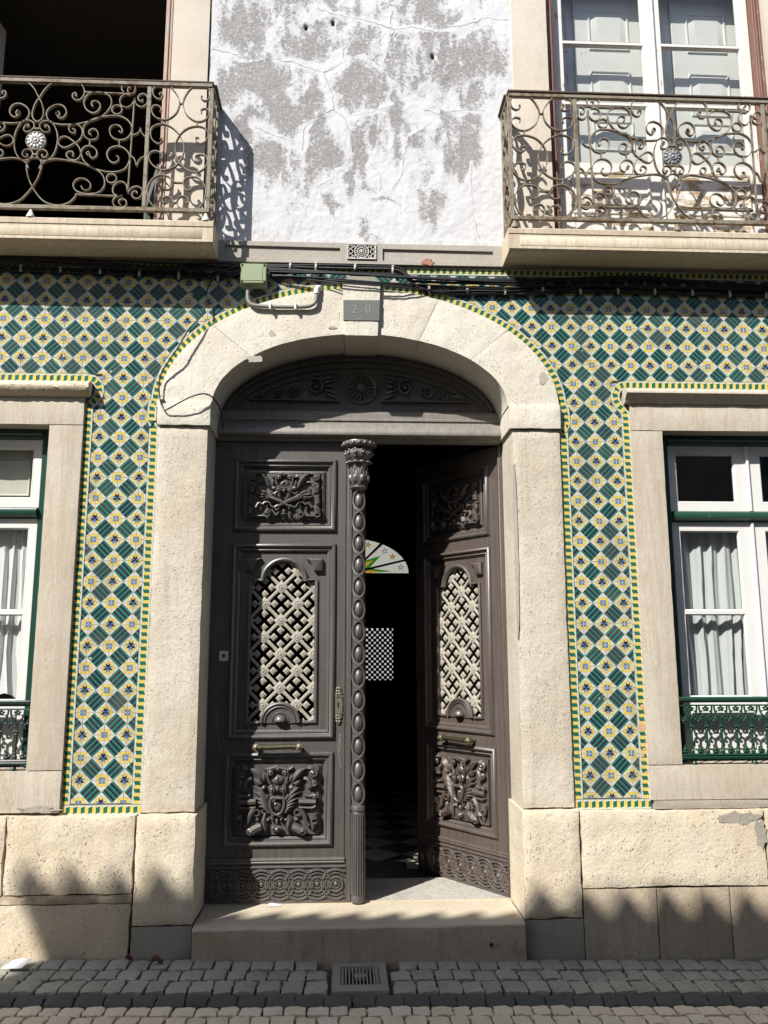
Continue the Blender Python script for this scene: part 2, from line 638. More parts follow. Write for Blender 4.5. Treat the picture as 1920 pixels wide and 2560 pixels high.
M['door_dusty_sunlit'] = door_wood('dusty_sunlit_oak', (.23, .21, .185), (.15, .135, .118))  # dusty oak, made paler still to paint in the cornice's sunlit band
M['grille'] = simple('beige_painted_grille_iron', (.42, .39, .325), .75, 0, .4, 40, .6)
M['bronze'] = simple('aged_bronze', (.20, .18, .12), .45, .65, .35, 40, .3)
M['bronze_bar'] = simple('dark_bronze_bar', (.10, .09, .055), .4, .7, .3, 40, .2)
M['verdigris'] = simple('verdigris_brass', (.20, .205, .15), .5, .5, .35, 60, .4)
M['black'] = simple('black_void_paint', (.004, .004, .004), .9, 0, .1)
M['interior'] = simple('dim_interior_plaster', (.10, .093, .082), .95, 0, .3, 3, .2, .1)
M['cable'] = simple('black_cable_sheath', (.016, .016, .018), .45, 0, .3, 30, .1)
M['old_cable'] = simple('dusty_cable_sheath', (.055, .053, .05), .6, 0, .4, 30, .1)
M['clip'] = simple('galvanised_clip', (.50, .47, .40), .6, .2, .35, 60, .2)
M['box_green'] = simple('sage_green_plastic', (.27, .33, .20), .5, 0, .15, 14, .1)
M['conduit'] = simple('grey_conduit', (.28, .265, .24), .55, 0, .3, 25, .2)
M['pale_plastic'] = simple('pale_plastic', (.80, .77, .69), .5, 0, .12, 20, .1)
M['rosette'] = simple('silvered_rosette', (.62, .62, .60), .5, .1, .25, 60, .5)
M['rosette_grey'] = simple('grey_lead_rosette', (.30, .31, .33), .5, .35, .35, 60, .6)
M['vent'] = simple('white_cast_vent', (.60, .58, .54), .6, 0, .3, 50, .4)
M['paper'] = simple('paper', (.72, .70, .74), .8, 0, .08, 20, .1)
M['crack'] = simple('crack_dust', (.16, .15, .14), .95, 0, .4, 30, .3, .1)
M['brick'] = simple('exposed_brick', (.42, .22, .16), .9, 0, .35, 40, .8, .1)
M['terracotta'] = simple('exposed_terracotta', (.56, .34, .22), .9, 0, .2, 60, .6, .1)
M['plaque'] = simple('grey_plaque_paint', (.17, .175, .165), .8, 0, .35, 40, .3, .2)
M['numeral'] = simple('worn_white_numeral', (.30, .305, .295), .85, 0, .4, 60, .3, .2)
M['leaf'] = simple('dry_leaf', (.20, .10, .05), .8, 0, .3, 60, .3)
M['scratch'] = simple('scratched_wood', (.36, .34, .31), .8, 0, .4, 60, .2)
M['shaded_wood'] = simple('shade_greyed_wood', (.16, .16, .15), .7, 0, .3, 12, .2)  # leaf paint greyed to put shade into the low panel's colour
M['red_leaf'] = simple('red_leaf', (.14, .02, .02), .8, 0, .3, 60, .3)
M['far_wall'] = simple('facing_house_plaster', (.42, .37, .31), .9, 0, .3, 2, .3, .1)
M['far_roof'] = simple('clay_roof_tile', (.36, .18, .11), .9, 0, .35, 8, .5, .1)
M['road'] = simple('road_stone', (.14, .13, .12), .9, 0, .35, 9, .8, .2)


def curtain(name, c):
    t = NT(name)
    x, y, z = t.xyz()
    weave = ((x * 900.0).op('SINE') * (z * 900.0).op('SINE')) * .5 + .5
    col = t.mix(weave * .18, c, tuple(v * .6 for v in c))
    col = t.mix(t.noise(3, 3) * .2, col, tuple(v * .8 for v in c))
    p = t.n('ShaderNodeBsdfDiffuse'); t.put(p.inputs[0], col)
    q = t.n('ShaderNodeBsdfTranslucent'); t.put(q.inputs[0], col)
    m = t.n('ShaderNodeMixShader'); m.inputs[0].default_value = .12
    t.t.links.new(p.outputs[0], m.inputs[1]); t.t.links.new(q.outputs[0], m.inputs[2])
    t.t.links.new(m.outputs[0], t.out.inputs[0])
    return t.mat


M['lace'] = curtain('white_lace', (.88, .88, .88))
M['net'] = curtain('grey_net_curtain', (.68, .70, .70))


def glass():
    t = NT('window_glass')
    a = t.n('ShaderNodeBsdfTransparent'); a.inputs[0].default_value = (.95, .96, .955, 1)
    g = t.n('ShaderNodeBsdfGlossy'); g.inputs['Roughness'].default_value = .03
    nrm = t.bump(t.noise(2.2, 2), .08, .02)
    t.put(g.inputs['Normal'], nrm)
    f = t.n('ShaderNodeLayerWeight'); f.inputs[0].default_value = .5
    m = t.n('ShaderNodeMixShader')
    t.put(m.inputs[0], X(t, f.outputs['Facing']).pow(4.5) * .95 + .055)
    t.t.links.new(a.outputs[0], m.inputs[1]); t.t.links.new(g.outputs[0], m.inputs[2])
    t.t.links.new(m.outputs[0], t.out.inputs[0])
    return t.mat


M['glass'] = glass()


def emit(name, c, s):
    t = NT(name)
    e = t.n('ShaderNodeEmission')
    col = t.mix(t.step(t.noise(9, 5, .7), .35, .7) * .35, c, tuple(v * .72 for v in c))
    t.put(e.inputs[0], col)
    e.inputs[1].default_value = s
    t.t.links.new(e.outputs[0], t.out.inputs[0])
    return t.mat


LIT = .62 / 2 ** EXPOSURE       # daylight of the courtyard behind the hall
M['lit_white'] = emit('backlit_white_glass', (.72, .72, .64), LIT)
M['lit_green'] = emit('backlit_green_glass', (.03, .26, .02), LIT)
M['lit_orange'] = emit('backlit_orange_glass', (.72, .36, .05), LIT)
M['lit_brown'] = emit('backlit_amber_glass', (.30, .12, .02), LIT)
M['lit_violet'] = emit('backlit_violet_glass', (.10, .08, .22), LIT)
M['lit_screen'] = emit('daylight_behind_screen', (.92, .93, .90), LIT * 1.1)


def plaster():
    t = NT('lichen_stained_white_plaster')
    d = t.attr('dirt')
    near = t.attr('mend')
    n1 = t.noise(95, 5, .75)
    n2 = t.noise(26, 5, .7)
    n3 = t.noise(7, 4, .6)
    base = t.mix(n3 * .3, (.60, .60, .612), (.50, .50, .515))
    n0 = t.noise(48, 5, .8)
    streak = t.noise((16, 16, 2.2), 4, .65)
    dd = d + ((n3 - .5) * .75 + (n2 - .5) * .9 + (streak - .5) * .9) * .9
    thr = .672 - t.step(dd, -.1, 1.1) * .225
    sp = n0 * .7 + n1 * .3
    spec = t.step(sp - thr, -.05, .07)
    base = t.mix(t.step(n0, .5, .75) * .35, base, (.44, .44, .45))
    col = t.mix(spec * .74, base, t.mix(n1, (.085, .078, .072), (.17, .155, .145)))
    col = t.mix(t.step(dd, .0, 1.0) * .34, col, (.33, .32, .31))
    rain = t.noise((22, 22, 1.1), 4, .6)
    col = t.mix(t.step(rain, .5, .8) * .22, col, (.42, .415, .41))
    col = t.mix(t.attr('base_dirt') * t.step(n2, .35, .65) * .7, col, (.34, .31, .26))
    h = n2 * .8 + n1 * .35 - spec * .3
    return t.bsdf(col, .92, t.bump(h, .55, .012), spec=.15)


M['plaster'] = plaster()


def tile_mat():
    t = NT('glazed_azulejo')
    x, y, z = t.xyz()
    H = .0692
    u, v = x / H, z / H
    au, av = u.abs(), v.abs()
    a, b = 1.0 - au, 1.0 - av
    white = (.50, .49, .435)
    r = t.rand()
    blotch = t.noise(24, 4, .6, True)
    teal = t.mix(blotch * .9, (.017, .125, .116), (.017, .082, .084))
    teal = t.mix(r * .55, teal, (.02, .20, .145))
    dark = t.mix(blotch, (.010, .012, .020), (.040, .022, .030))
    dark = t.mix(t.step(r, .72, .95) * .7, dark, (.07, .042, .045))
    # striped diamond: bands run along the diagonal u = v
    s = (u - v + 1.0) * 3.5
    band = (s.op('FLOOR') / 2.0).frac() > .25
    wob = (blotch - .5) * .0
    stripes = t.mix(band, teal, dark)
    inside = (au + av) < .985
    # which corner: u*v > 0 -> framed square, else star
    sq = (u * v) > 0.0
    yel = t.mix(blotch, (.62, .50, .13), (.55, .42, .085))
    line = (.17, .12, .05)
    blue = t.mix(blotch, (.055, .10, .22), (.16, .24, .38))
    mx, mn = a.max(b), a.min(b)
    # framed square
    c_sq = t.mix(mx < .515, white, line)
    c_sq = t.mix(mx < .497, c_sq, yel)
    c_sq = t.mix(((a - b).abs() < .016) * (mx < .5) * (mx > .25), c_sq, line)
    c_sq = t.mix(mx < .272, c_sq, line)
    c_sq = t.mix(mx < .258, c_sq, blue)
    c_sq = t.mix((mn < .022) * (mx < .258), c_sq, (.45, .52, .62))
    # star
    ad = ((a - .53).abs() + b).min((b - .53).abs() + a)
    c_st = t.mix(ad < .185, white, line)
    c_st = t.mix(ad < .16, c_st, yel)
    sqm = (mx < .515) * (mn > .175)
    c_st = t.mix(sqm, c_st, line)
    c_st = t.mix((mx < .497) * (mn > .195), c_st, yel)
    r1 = (b < .185) * (a > b) * ((a - b) < .275)
    r2 = (a < .185) * (b > a) * ((b - a) < .275)
    flip = u > 0.0
    black = (.010, .011, .018)
    c_st = t.mix(r1, c_st, t.mix(flip, black, blue))
    c_st = t.mix(r2, c_st, t.mix(flip, blue, black))
    corner = t.mix(sq, c_st, c_sq)
    col = t.mix(inside, corner, stripes)
    # the odd chip in the glaze
    col = t.mix(t.step(r, .0, .35) * .0 + (1.0 - t.step(r, .0, .5)) * .22, col, (.10, .11, .09))
    chip = t.step(t.noise(26, 2, .5, True), .75, .765)
    col = t.mix(chip, col, (.62, .52, .38))
    grime = t.noise(5, 4, .6, True)
    col = t.mix(t.step(grime, .5, .8) * .22, col, (.22, .20, .16))
    h = t.noise(14, 2, .5, True) - chip * .6
    return t.bsdf(col, t.val(.16) + chip * .6 + grime * .12, t.bump(h, .12, .006), spec=.5)


M['tile'] = tile_mat()


def border_mat():
    t = NT('glazed_border_azulejo')
    sx, sy, _ = t.xyz('UV')
    blotch = t.noise(30, 4, .6, True)
    f = sx.frac()
    tri = 1.0 - (f - .5).abs() * 4.0           # -1..1..-1
    c = (tri * -.055)
    d = (sy - .5 - c).abs()
    yel = t.mix(blotch, (.60, .49, .14), (.54, .41, .09))
    grn = t.mix(blotch, (.012, .135, .075), (.015, .085, .06))
    base = t.mix(blotch, (.53, .55, .47), (.47, .49, .41))
    rib = t.mix(f > .5, yel, grn)
    e = (f - .5).abs()
    ln = ((e < .022).max(e > .478)) * (d < .30)
    col = t.mix(d < .30, base, (.16, .13, .05))
    col = t.mix(d < .282, col, rib)
    col = t.mix(ln * .8, col, (.10, .09, .04))
    edge = (sy - .5).abs()
    col = t.mix((edge > .455) * (edge < .49), col, (.05, .065, .11))
    grime = t.noise(6, 4, .6, True)
    col = t.mix(t.step(grime, .5, .8) * .22, col, (.24, .22, .17))
    return t.bsdf(col, t.val(.18) + grime * .1, t.bump(t.noise(14, 2, .5, True), .12, .006), spec=.5)


M['border'] = border_mat()
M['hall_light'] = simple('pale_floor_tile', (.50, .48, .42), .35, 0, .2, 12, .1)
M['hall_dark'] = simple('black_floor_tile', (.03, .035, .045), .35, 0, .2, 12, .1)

# ------------------------------------------------------------------ the ground
SLOPE = -.0195


def gz(x):
    return .079 + SLOPE * x


mb = MB()
mb.grid(lambda u, v: (-9 + 18 * u, -6.6 + 6.9 * v, gz(-9 + 18 * u) - (.038 if v > .87 else .09)), 60, 40)
ground = tag(ob('road', mb, M['sand']), 'sandy bed and joints under the street setts', None, None, 'structure')

mb = MB()
mb.grid(lambda u, v: (-60 + 120 * u, -80 + 73.4 * v, -.2), 4, 4)
tag(ob('ground', mb, M['road']), None, None, None, 'structure')

pave = thing('pavement', 'cobbled pavement and street edge in front of the door', None)
pave['kind'] = 'structure'


def sett_mesh(name, w, d, h, seed, mat, tilt=0.0):
    """a hewn block with a slightly domed, chipped top."""
    r = random.Random(seed)
    mb = MB()
    n = 5
    vs, fs = [], []
    jx = [[(r.random() - .5) * .012 for _ in range(n + 1)] for _ in range(n + 1)]
    jy = [[(r.random() - .5) * .012 for _ in range(n + 1)] for _ in range(n + 1)]
    for j in range(n + 1):
        for i in range(n + 1):
            u, v = i / n - .5, j / n - .5
            e = max(abs(u), abs(v)) * 2
            c = (abs(u) * 2) ** 6 * (abs(v) * 2) ** 6
            k = 1 - .02 * c
            z = h - .004 * max(0, e - .85) / .15 - .004 * c + (r.random() - .5) * .005 + tilt * v
            vs.append((u * w * k + jx[j][i], v * d * k + jy[j][i], z))
    W = n + 1
    fs = [(j * W + i, j * W + i + 1, (j + 1) * W + i + 1, (j + 1) * W + i) for j in range(n) for i in range(n)]
    ring = [(i, 0) for i in range(n)] + [(n, j) for j in range(n)] + [(i, n) for i in range(n, 0, -1)] + [(0, j) for j in range(n, 0, -1)]
    b = len(vs)
    for i, j in ring:
        x, y, z = vs[j * W + i]
        vs.append((x * 1.02, y * 1.02, h - .07))
    m = len(ring)
    for q in range(m):
        a, c = ring[q], ring[(q + 1) % m]
        fs.append((a[1] * W + a[0], b + q, b + (q + 1) % m, c[1] * W + c[0]))
    mb.add(vs, fs)
    return mesh_of(mb, name, mat, True, 50)


def lay_row(name, y0, y1, mat, w0, w1, seed, h0=0.0, tilt=0.0, skip=None):
    r = random.Random(seed)
    d = y1 - y0
    kinds = []
    for k in range(7):
        w = w0 + (w1 - w0) * (k + .5) / 7
        kinds.append((w, sett_mesh(name, w - .009, d - .009, 0, seed * 31 + k, mat, tilt)))
    x = -2.75 + r.random() * .1
    while x < 3.35:
        w, me = r.choice(kinds)
        cx = x + w / 2
        x += w + .002
        if skip and skip[0] < cx < skip[1]:
            continue
        o = link(name, me, pave)
        o.location = (cx, (y0 + y1) / 2 + (r.random() - .5) * .012, gz(cx) + h0 + (r.random() - .5) * .007)
        o.rotation_euler = ((r.random() - .5) * .06, (r.random() - .5) * .06 - SLOPE * 0, (r.random() - .5) * .09)


DR = (-.225, .205)
lay_row('granite_sett', -.248, -.095, M['granite'], .098, .138, 3, .004, 0, DR)
lay_row('granite_sett', -.395, -.250, M['granite'], .100, .140, 4, .0, 0, DR)
lay_row('granite_sett', -.566, -.397, M['granite'], .100, .142, 5, -.002, 0, DR)
lay_row('basalt_sett', -.650, -.570, M['basalt'], .12, .17, 6, -.026, .03, (-.0, .0))
lay_row('limestone_sett', -.758, -.643, M['lime_sett'], .095, .130, 7, -.042)
lay_row('limestone_sett', -.872, -.760, M['lime_sett'], .095, .130, 8, -.044)
lay_row('basalt_sett', -.99, -.875, M['basalt'], .11, .16, 9, -.052)

# drain cover in front of the step
t = thing('drain_cover', 'grey square drain cover with slotted grate in the cobbles before the doorstep', 'drain cover', (0, -.37, gz(0)))
zc = gz(0) + .000
mb = MB()
outer = [(-.168, -.560), (.152, -.566), (.150, -.122), (-.168, -.112)]
inner = [(-.121, -.470), (.110, -.475), (.106, -.205), (-.120, -.200)]
for k in range(4):
    a, b2, c2, d2 = outer[k], outer[(k + 1) % 4], inner[(k + 1) % 4], inner[k]
    vs = [(p[0], p[1], zc) for p in (a, b2, c2, d2)] + [(p[0], p[1], zc - .06) for p in (a, b2, c2, d2)]
    mb.add(vs, [(0, 1, 2, 3), (0, 4, 5, 1), (2, 6, 7, 3), (7, 6, 5, 4)])
ob('frame', mb, M['grey_stone'], t)
for k in range(9):
    mb = MB()
    x = -.088 + k * .0205
    mb.box(x - .0035, x + .0035, -.462, -.212, zc - .02, zc - .003, .0015)
    ob('bar', mb, M['granite'], t)
for sx in (-.109, .094):
    for k in range(13):
        mb = MB()
        y = -.216 - k * .0200
        mb.box(sx - .010, sx + .010, y - .0035, y + .0035, zc - .02, zc - .003, .0015)
        ob('bar', mb, M['granite'], t)
mb = MB()
mb.lathe([(.034, zc - .02), (.034, zc + .002), (.026, zc + .004), (.024, zc - .001), (.0, zc - .001)], -.004, -.335, 20)
for k in range(5):
    a = .5 + k * .5
    mb.ball((-.004 + .021 * math.cos(a), -.335 + .021 * math.sin(a), zc + .001), (.004, .004, .003), 6, 4)
mb.ball((-.004, -.335, zc), (.008, .008, .004), 8, 5)
ob('emblem', mb, M['granite'], t)
mb = MB()
mb.box(-.122, .112, -.478, -.20, zc - .075, zc - .055)
ob('sump', mb, M['black'], t)

# scrap of paper and dry leaves
mb = MB()
z = gz(-2.0) + .022
mb.grid(lambda u, v: (-2.068 + .115 * u + .02 * v - .0, -.30 + .115 * v, z + .012 * math.sin(u * 2.6) * v + .004 * v), 6, 5)
mb2 = MB(); mb2.join(mb); mb2.add([(p[0], p[1], p[2] - .0012) for p in mb.v], mb.f)
tag(ob('paper', mb2, M['paper']), 'small white sheet of paper lying on the cobbles at the foot of the wall', 'paper')
for nm, x, y, sc, lab in (('dry_leaf', -1.205, -.185, 1.0, 'curled brown leaf lying in a joint between the cobbles'), ('dry_leaf', -1.385, -.125, .6, 'small dark red leaf at the foot of the grey pier base')):
    mb = MB()
    mb.grid(lambda u, v: (x + sc * .07 * (u - .5), y + sc * .036 * (v - .5) * math.sin(PI * (.1 + .8 * u)), gz(x) + .012 + sc * (.03 * (v - .5) ** 2 * 4 + .012 * math.sin(u * 5))), 7, 4)
    tag(ob('dry_leaf', mb, M['leaf'] if sc == 1.0 else M['red_leaf']), lab, 'leaf')
mb = MB()
mb.grid(lambda u, v: (-.600 + .085 * u, .285 + .055 * v, .2875 + .004 * math.sin(u * 5) * v), 6, 3)
tag(ob('paper_scrap', mb, M['paper']), 'thin scrap of white paper wedged under the closed door leaf', 'paper')

# ------------------------------------------------------------------ the core of the house wall and the rooms behind
mb = MB()
Y0, Y1 = .012, .30
for a, b in ((-4.4, -3.46), (-2.095, -1.06), (1.06, 2.095), (3.46, 4.4)):
    mb.box(a, b, Y0, Y1, -.2, 4.56)
for s in (-1, 1):
    mb.box(s * 3.459, s * 2.096, Y0, Y1, -.2, 1.19)
    mb.box(s * 3.459, s * 2.096, Y0, Y1, 3.47, 4.56)
mb.box(-1.059, 1.059, Y0, .36, 4.18, 4.56)
mb.box(-1.40, 1.40, .06, Y1, 4.561, 7.6)
mb.box(-4.4, -3.08, Y0, Y1, 4.561, 7.6)
mb.box(3.12, 4.4, Y0, Y1, 4.561, 7.6)
mb.box(-3.079, -1.401, Y0, Y1, 7.35, 7.6)
mb.box(1.401, 3.119, Y0, Y1, 7.35, 7.6)
mb.box(-3.079, -1.401, Y0, Y1, 4.561, 4.80)
mb.box(1.401, 3.119, Y0, Y1, 4.561, 4.80)
tag(ob('house_wall', mb, M['mortar'], smooth=False), None, None, None, 'structure')
mb = MB()
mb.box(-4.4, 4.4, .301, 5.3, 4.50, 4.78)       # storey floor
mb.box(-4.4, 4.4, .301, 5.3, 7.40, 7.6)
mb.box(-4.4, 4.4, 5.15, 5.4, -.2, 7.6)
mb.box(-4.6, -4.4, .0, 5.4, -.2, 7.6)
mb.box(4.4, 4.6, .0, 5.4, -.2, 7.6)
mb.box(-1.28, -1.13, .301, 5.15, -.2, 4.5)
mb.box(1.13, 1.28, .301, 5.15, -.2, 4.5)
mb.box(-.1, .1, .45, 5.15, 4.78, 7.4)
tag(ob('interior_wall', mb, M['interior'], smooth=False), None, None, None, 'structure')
hall = thing('hall_floor', 'dark hall floor of black and pale tiles set on the diagonal', None, (0, 0, 0))
hall['kind'] = 'structure'
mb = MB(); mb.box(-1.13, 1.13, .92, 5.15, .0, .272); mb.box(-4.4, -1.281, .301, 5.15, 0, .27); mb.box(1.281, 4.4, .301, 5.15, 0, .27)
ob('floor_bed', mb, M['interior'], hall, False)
tp = {}
for key, mt in (('l', 'hall_light'), ('d', 'hall_dark')):
    m2 = MB(); h = .148
    m2.box(-h, h, -h, h, -.012, 0, .002)
    m2.xf(Matrix.Rotation(PI / 4, 4, 'Z'))
    tp[key] = mesh_of(m2, 'floor_tile', M[mt])
D2 = .298 / math.sqrt(2)
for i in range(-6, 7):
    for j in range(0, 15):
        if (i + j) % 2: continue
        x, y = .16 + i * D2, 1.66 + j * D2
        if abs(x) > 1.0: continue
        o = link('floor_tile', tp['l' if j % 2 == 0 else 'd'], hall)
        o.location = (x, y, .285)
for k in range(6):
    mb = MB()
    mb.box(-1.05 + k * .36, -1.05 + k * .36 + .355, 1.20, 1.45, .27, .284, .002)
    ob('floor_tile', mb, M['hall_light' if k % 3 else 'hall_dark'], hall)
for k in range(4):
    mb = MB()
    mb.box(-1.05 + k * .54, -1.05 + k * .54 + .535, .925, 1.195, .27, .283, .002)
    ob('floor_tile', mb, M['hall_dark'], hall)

# ------------------------------------------------------------------ tiled wall, left and right of the doorway
T = .14
XC = 1.63538
Z0 = .99
EA, EB, EZ = 1.38, .86, 3.60


def ell(t, off=0.0):
    return ((EA + off) * math.cos(t), EZ + (EB + off) * math.sin(t))


ELL = [(t * PI / 2 / 160, *ell(t * PI / 2 / 160, .064)) for t in range(161)]
FULL = [(-.0694, -.0694), (.0694, -.0694), (.0694, .0694), (-.0694, .0694)]


def tile_mesh(poly):
    m2 = MB()
    m2.prism(poly, -.001, .008, .0011)
    return mesh_of(m2, 'tile', M['tile'], False)


full_mesh = tile_mesh(FULL)
walls = {}
for s in (-1, 1):
    side = 'left' if s < 0 else 'right'
    lab = ('wall of green striped and yellow star tiles on the side with the thin hanging wire and green box' if s < 0
           else 'wall of green striped and yellow star tiles between the doorway and the green framed window')
    walls[s] = thing('tiled_wall', lab, 'tiled wall', (s * 1.63, 0, .92), 'tiled walls beside the doorway')
    r = random.Random(21 + s)
    for row in range(-1, 27):
        for c in range(-15, 15):
            x0 = s * XC + c * T
            z0 = Z0 + row * T
            xm, zm = x0 + T / 2, z0 + T / 2
            if s * xm < .0 or abs(xm) > 3.5 or z0 > 4.585: continue
            poly = [(x0, z0), (x0 + T, z0), (x0 + T, z0 + T), (x0, z0 + T)]
            poly = clip(poly, 0, .985, 0, 1)
            poly = clip(poly, 0, 4.586, 0, -1)
            Xm = abs(xm)
            if row <= 19:
                poly = clip(poly, s * 1.826, 0, -s, 0)
            elif row == 20 and Xm > 1.74:
                poly = clip(poly, 0, 3.816, 0, 1)
            if zm < 3.66:
                poly = clip(poly, s * 1.444, 0, s, 0)
            else:
                best = min(ELL, key=lambda e: (e[1] - Xm) ** 2 + (e[2] - zm) ** 2)
                nx, nz = math.cos(best[0]) / EA, math.sin(best[0]) / EB
                L = math.hypot(nx, nz)
                poly = clip(poly, s * best[1], best[2], s * nx / L, nz / L)
            if area(poly) < .0012: continue
            rot = (c + row) % 2 == 0
            loc = [(px - xm, pz - zm) for px, pz in poly]
            if len(poly) == 4 and area(poly) > .0195:
                me = full_mesh
            else:
                loc = offset_poly(loc if sum(loc[i][0] * loc[(i + 1) % len(loc)][1] - loc[(i + 1) % len(loc)][0] * loc[i][1] for i in range(len(loc))) > 0 else loc[::-1], .0007)
                if rot:   # undo the quarter turn given to the object below
                    loc = [(pz, -px) for px, pz in loc]
                me = tile_mesh(loc)
            o = link('tile', me, walls[s])
            o.location = (xm + (r.random() - .5) * .0008, (r.random() - .5) * .0012, zm + (r.random() - .5) * .0008)
            o.rotation_euler = ((r.random() - .5) * .026, (-PI / 2 if rot else 0) + (r.random() - .5) * .010, (r.random() - .5) * .026)


def border(path, s, w=.032, lenT=.14, y=-.004, n=3):
    """border tiles, each .14 long, laid end to end along a path given as (X, z); s mirrors it."""
    P = [Vector((s * p[0], p[1])) for p in path]
    d = [0.0]
    for i in range(1, len(P)):
        d.append(d[-1] + (P[i] - P[i - 1]).length)

    def at(L):
        L = max(0, min(L, d[-1]))
        for i in range(1, len(P)):
            if L <= d[i] + 1e-9:
                t = (L - d[i - 1]) / max(1e-9, d[i] - d[i - 1])
                return P[i - 1].lerp(P[i], t)
        return P[-1]
    L = 0.0
    while L < d[-1] - .012:
        e = min(L + lenT, d[-1])
        vs, uv = [], []
        for k in range(n + 1):
            q = L + .0008 + (e - L - .0016) * k / n
            p = at(q)
            tg = (at(q + .012) - at(q - .012))
            tg = tg.normalized() if tg.length > 0 else Vector((0, 1))
            nn = Vector((-tg.y, tg.x))
            for j, wv in ((0, -w), (1, w)):
                vs.append((p + nn * wv)); uv.append((3 * (q - L) / lenT, j))
        verts = [(v.x, y, v.y) for v in vs] + [(v.x, .008, v.y) for v in vs]
        N = len(vs)
        fs = [(2 * k, 2 * k + 1, 2 * k + 3, 2 * k + 2) for k in range(n)]
        fs += [(2 * k + N, 2 * k, 2 * k + 2, 2 * k + 2 + N) for k in range(n)] + [(2 * k + 1, 2 * k + 1 + N, 2 * k + 3 + N, 2 * k + 3) for k in range(n)]
        fs += [(0, N, N + 1, 1), (2 * n, 2 * n + 1, N + 2 * n + 1, N + 2 * n)]
        me = bpy.data.meshes.new('border_tile')
        me.from_pydata(verts, [], fs)
        ul = me.uv_layers.new(name='UVMap')
        for lp in me.loops:
            ul.data[lp.index].uv = uv[lp.vertex_index % N]
        bm = bmesh.new(); bm.from_mesh(me); bmesh.ops.recalc_face_normals(bm, faces=bm.faces); bm.to_mesh(me); bm.free()
        me.materials.append(M['border'])
        link('border_tile', me, walls[s])
        L = e


for s in (-1, 1):
    jamb_side = [(1.412, .985), (1.412, 3.46)] + [(1.430, 3.462), (1.430, 3.59)] + [ell(a * PI / 180, .032) for a in range(2, 86, 2)]
    border(jamb_side, s, n=4)
    win_side = [(1.857, .985), (1.857, 3.585)] + cr([(1.842, 3.60), (1.802, 3.65), (1.790, 3.70), (1.802, 3.748), (1.838, 3.778), (1.885, 3.784)], 3) + [(3.57, 3.784)]
    border(win_side, s, n=4)
    border([(1.382, .952), (1.888, .952)], s, n=2)
    border([(.0 if s > 0 else .001, 4.617), (3.57, 4.617)], s, w=.029, n=2)
# broken glaze on the right-hand border
r = random.Random(4)
mb = MB()
for (x, z, a, b) in ((1.868, 1.566, .022, .018), (1.862, 1.436, .030, .026), (1.880, 1.352, .009, .02), (1.872, 1.296, .026, .009), (1.848, 1.262, .014, .017), (1.874, 1.152, .020, .006)):
    poly = [(x + a * math.cos(k * PI / 6) * (.75 + .4 * r.random()), z + b * math.sin(k * PI / 6) * (.75 + .4 * r.random())) for k in range(12)]
    mb.prism(poly, -.0052, .004)
ob('chipped_patch', mb, M['terracotta'], walls[1], False)

# ------------------------------------------------------------------ stone doorway
door = thing('stone_doorway', 'pale limestone arched doorway surround with a keystone and stepped piers', 'doorway', (0, 0, gz(0)))
sd = [0]


def rect_stone(name, x0, x1, z0, z1, yf, yb, mat, parent, cell=.06, bx0=None, bx1=None, **kw):
    sd[0] += 1
    bx0 = x0 if bx0 is None else bx0
    bx1 = x1 if bx1 is None else bx1
    m2 = MB()
    m2.rough_block(lambda u, v: (x0 + (x1 - x0) * u, z0 + (z1 - z0) * v), max(3, int(abs(x1 - x0) / cell)), max(3, int(abs(z1 - z0) / cell)), yf, yb,
                   lambda u, v: (bx0 + (bx1 - bx0) * u, z0 + (z1 - z0) * v), seed=sd[0], **kw)
    return ob(name, m2, mat, parent, True, 50)


IA, IB = 1.020, .522
BA, BB = 1.020, .515
for s in (-1, 1):
    rect_stone('jamb_stone', s * 1.045, s * 1.378, .935, 3.446, -.03, .37, M['jamb'], door, .035, wob=.006, edge=.01)
    rect_stone('pier_stone', s * 1.024, s * 1.392, .285, .932, -.085, .37, M['plinth'], door, .035, edge=.014, wob=.010, amp=.005)
    rect_stone('pier_foot', s * 1.026, s * 1.394, -.05, .282, -.08, .37, M['grey_stone'], door, .05, edge=.01)
    rect_stone('impost', s * 1.024, s * 1.386, 3.449, 3.622, -.052, .37, M['arch'], door, .03, wob=.005)


def vous(t0, t1, s, seed):
    """arch stone between the ellipse angles t0,t1 (degrees from the springing)."""
    m2 = MB()

    def fn(u, v, a=EA, b=EB, ia=IA, ib=IB):
        t = math.radians(t0 + (t1 - t0) * u)
        ox, oz = a * math.cos(t), b * math.sin(t)
        ix, iz = ia * math.cos(t), ib * math.sin(t)
        return s * (ix + (ox - ix) * v), EZ + iz + (oz - iz) * v

    def fb(u, v):
        return fn(u, v, EA, EB, BA, BB)
    m2.rough_block(fn, max(12, int((t1 - t0) / 2)), 10, -.034, .37, fb, amp=.005, edge=.003, seed=seed, wob=.0018)
    ob('voussoir', m2, M['arch'], door, True, 50)


# joints found on the extrados: left one, right two
vous(1.4, 41.58, -1, 3)
vous(41.62, 84.4, -1, 5)
vous(1.4, 41.38, 1, 7)
vous(41.42, 66.68, 1, 9)
vous(66.72, 84.4, 1, 11)
m2 = MB()
m2.rough_block(lambda u, v: ((u - .5) * 2 * (.113 + .022 * v), 4.10 + .395 * v), 6, 9, -.064, .345, amp=.002, edge=.004, seed=31, wob=.002)
key = ob('keystone', m2, M['arch'], door, True, 50)
m2 = MB()
m2.prism([(-.135, 4.497), (.135, 4.497), (.092, 4.54), (-.092, 4.54)], -.06, .0)
ob('keystone_cap', m2, M['grey_stone'], door)
m2 = MB()
m2.prism([(-.126, 4.208), (.124, 4.210), (.128, 4.360), (-.128, 4.358)], -.0685, -.055)
plq = ob('plaque', m2, M['plaque'], key, False)


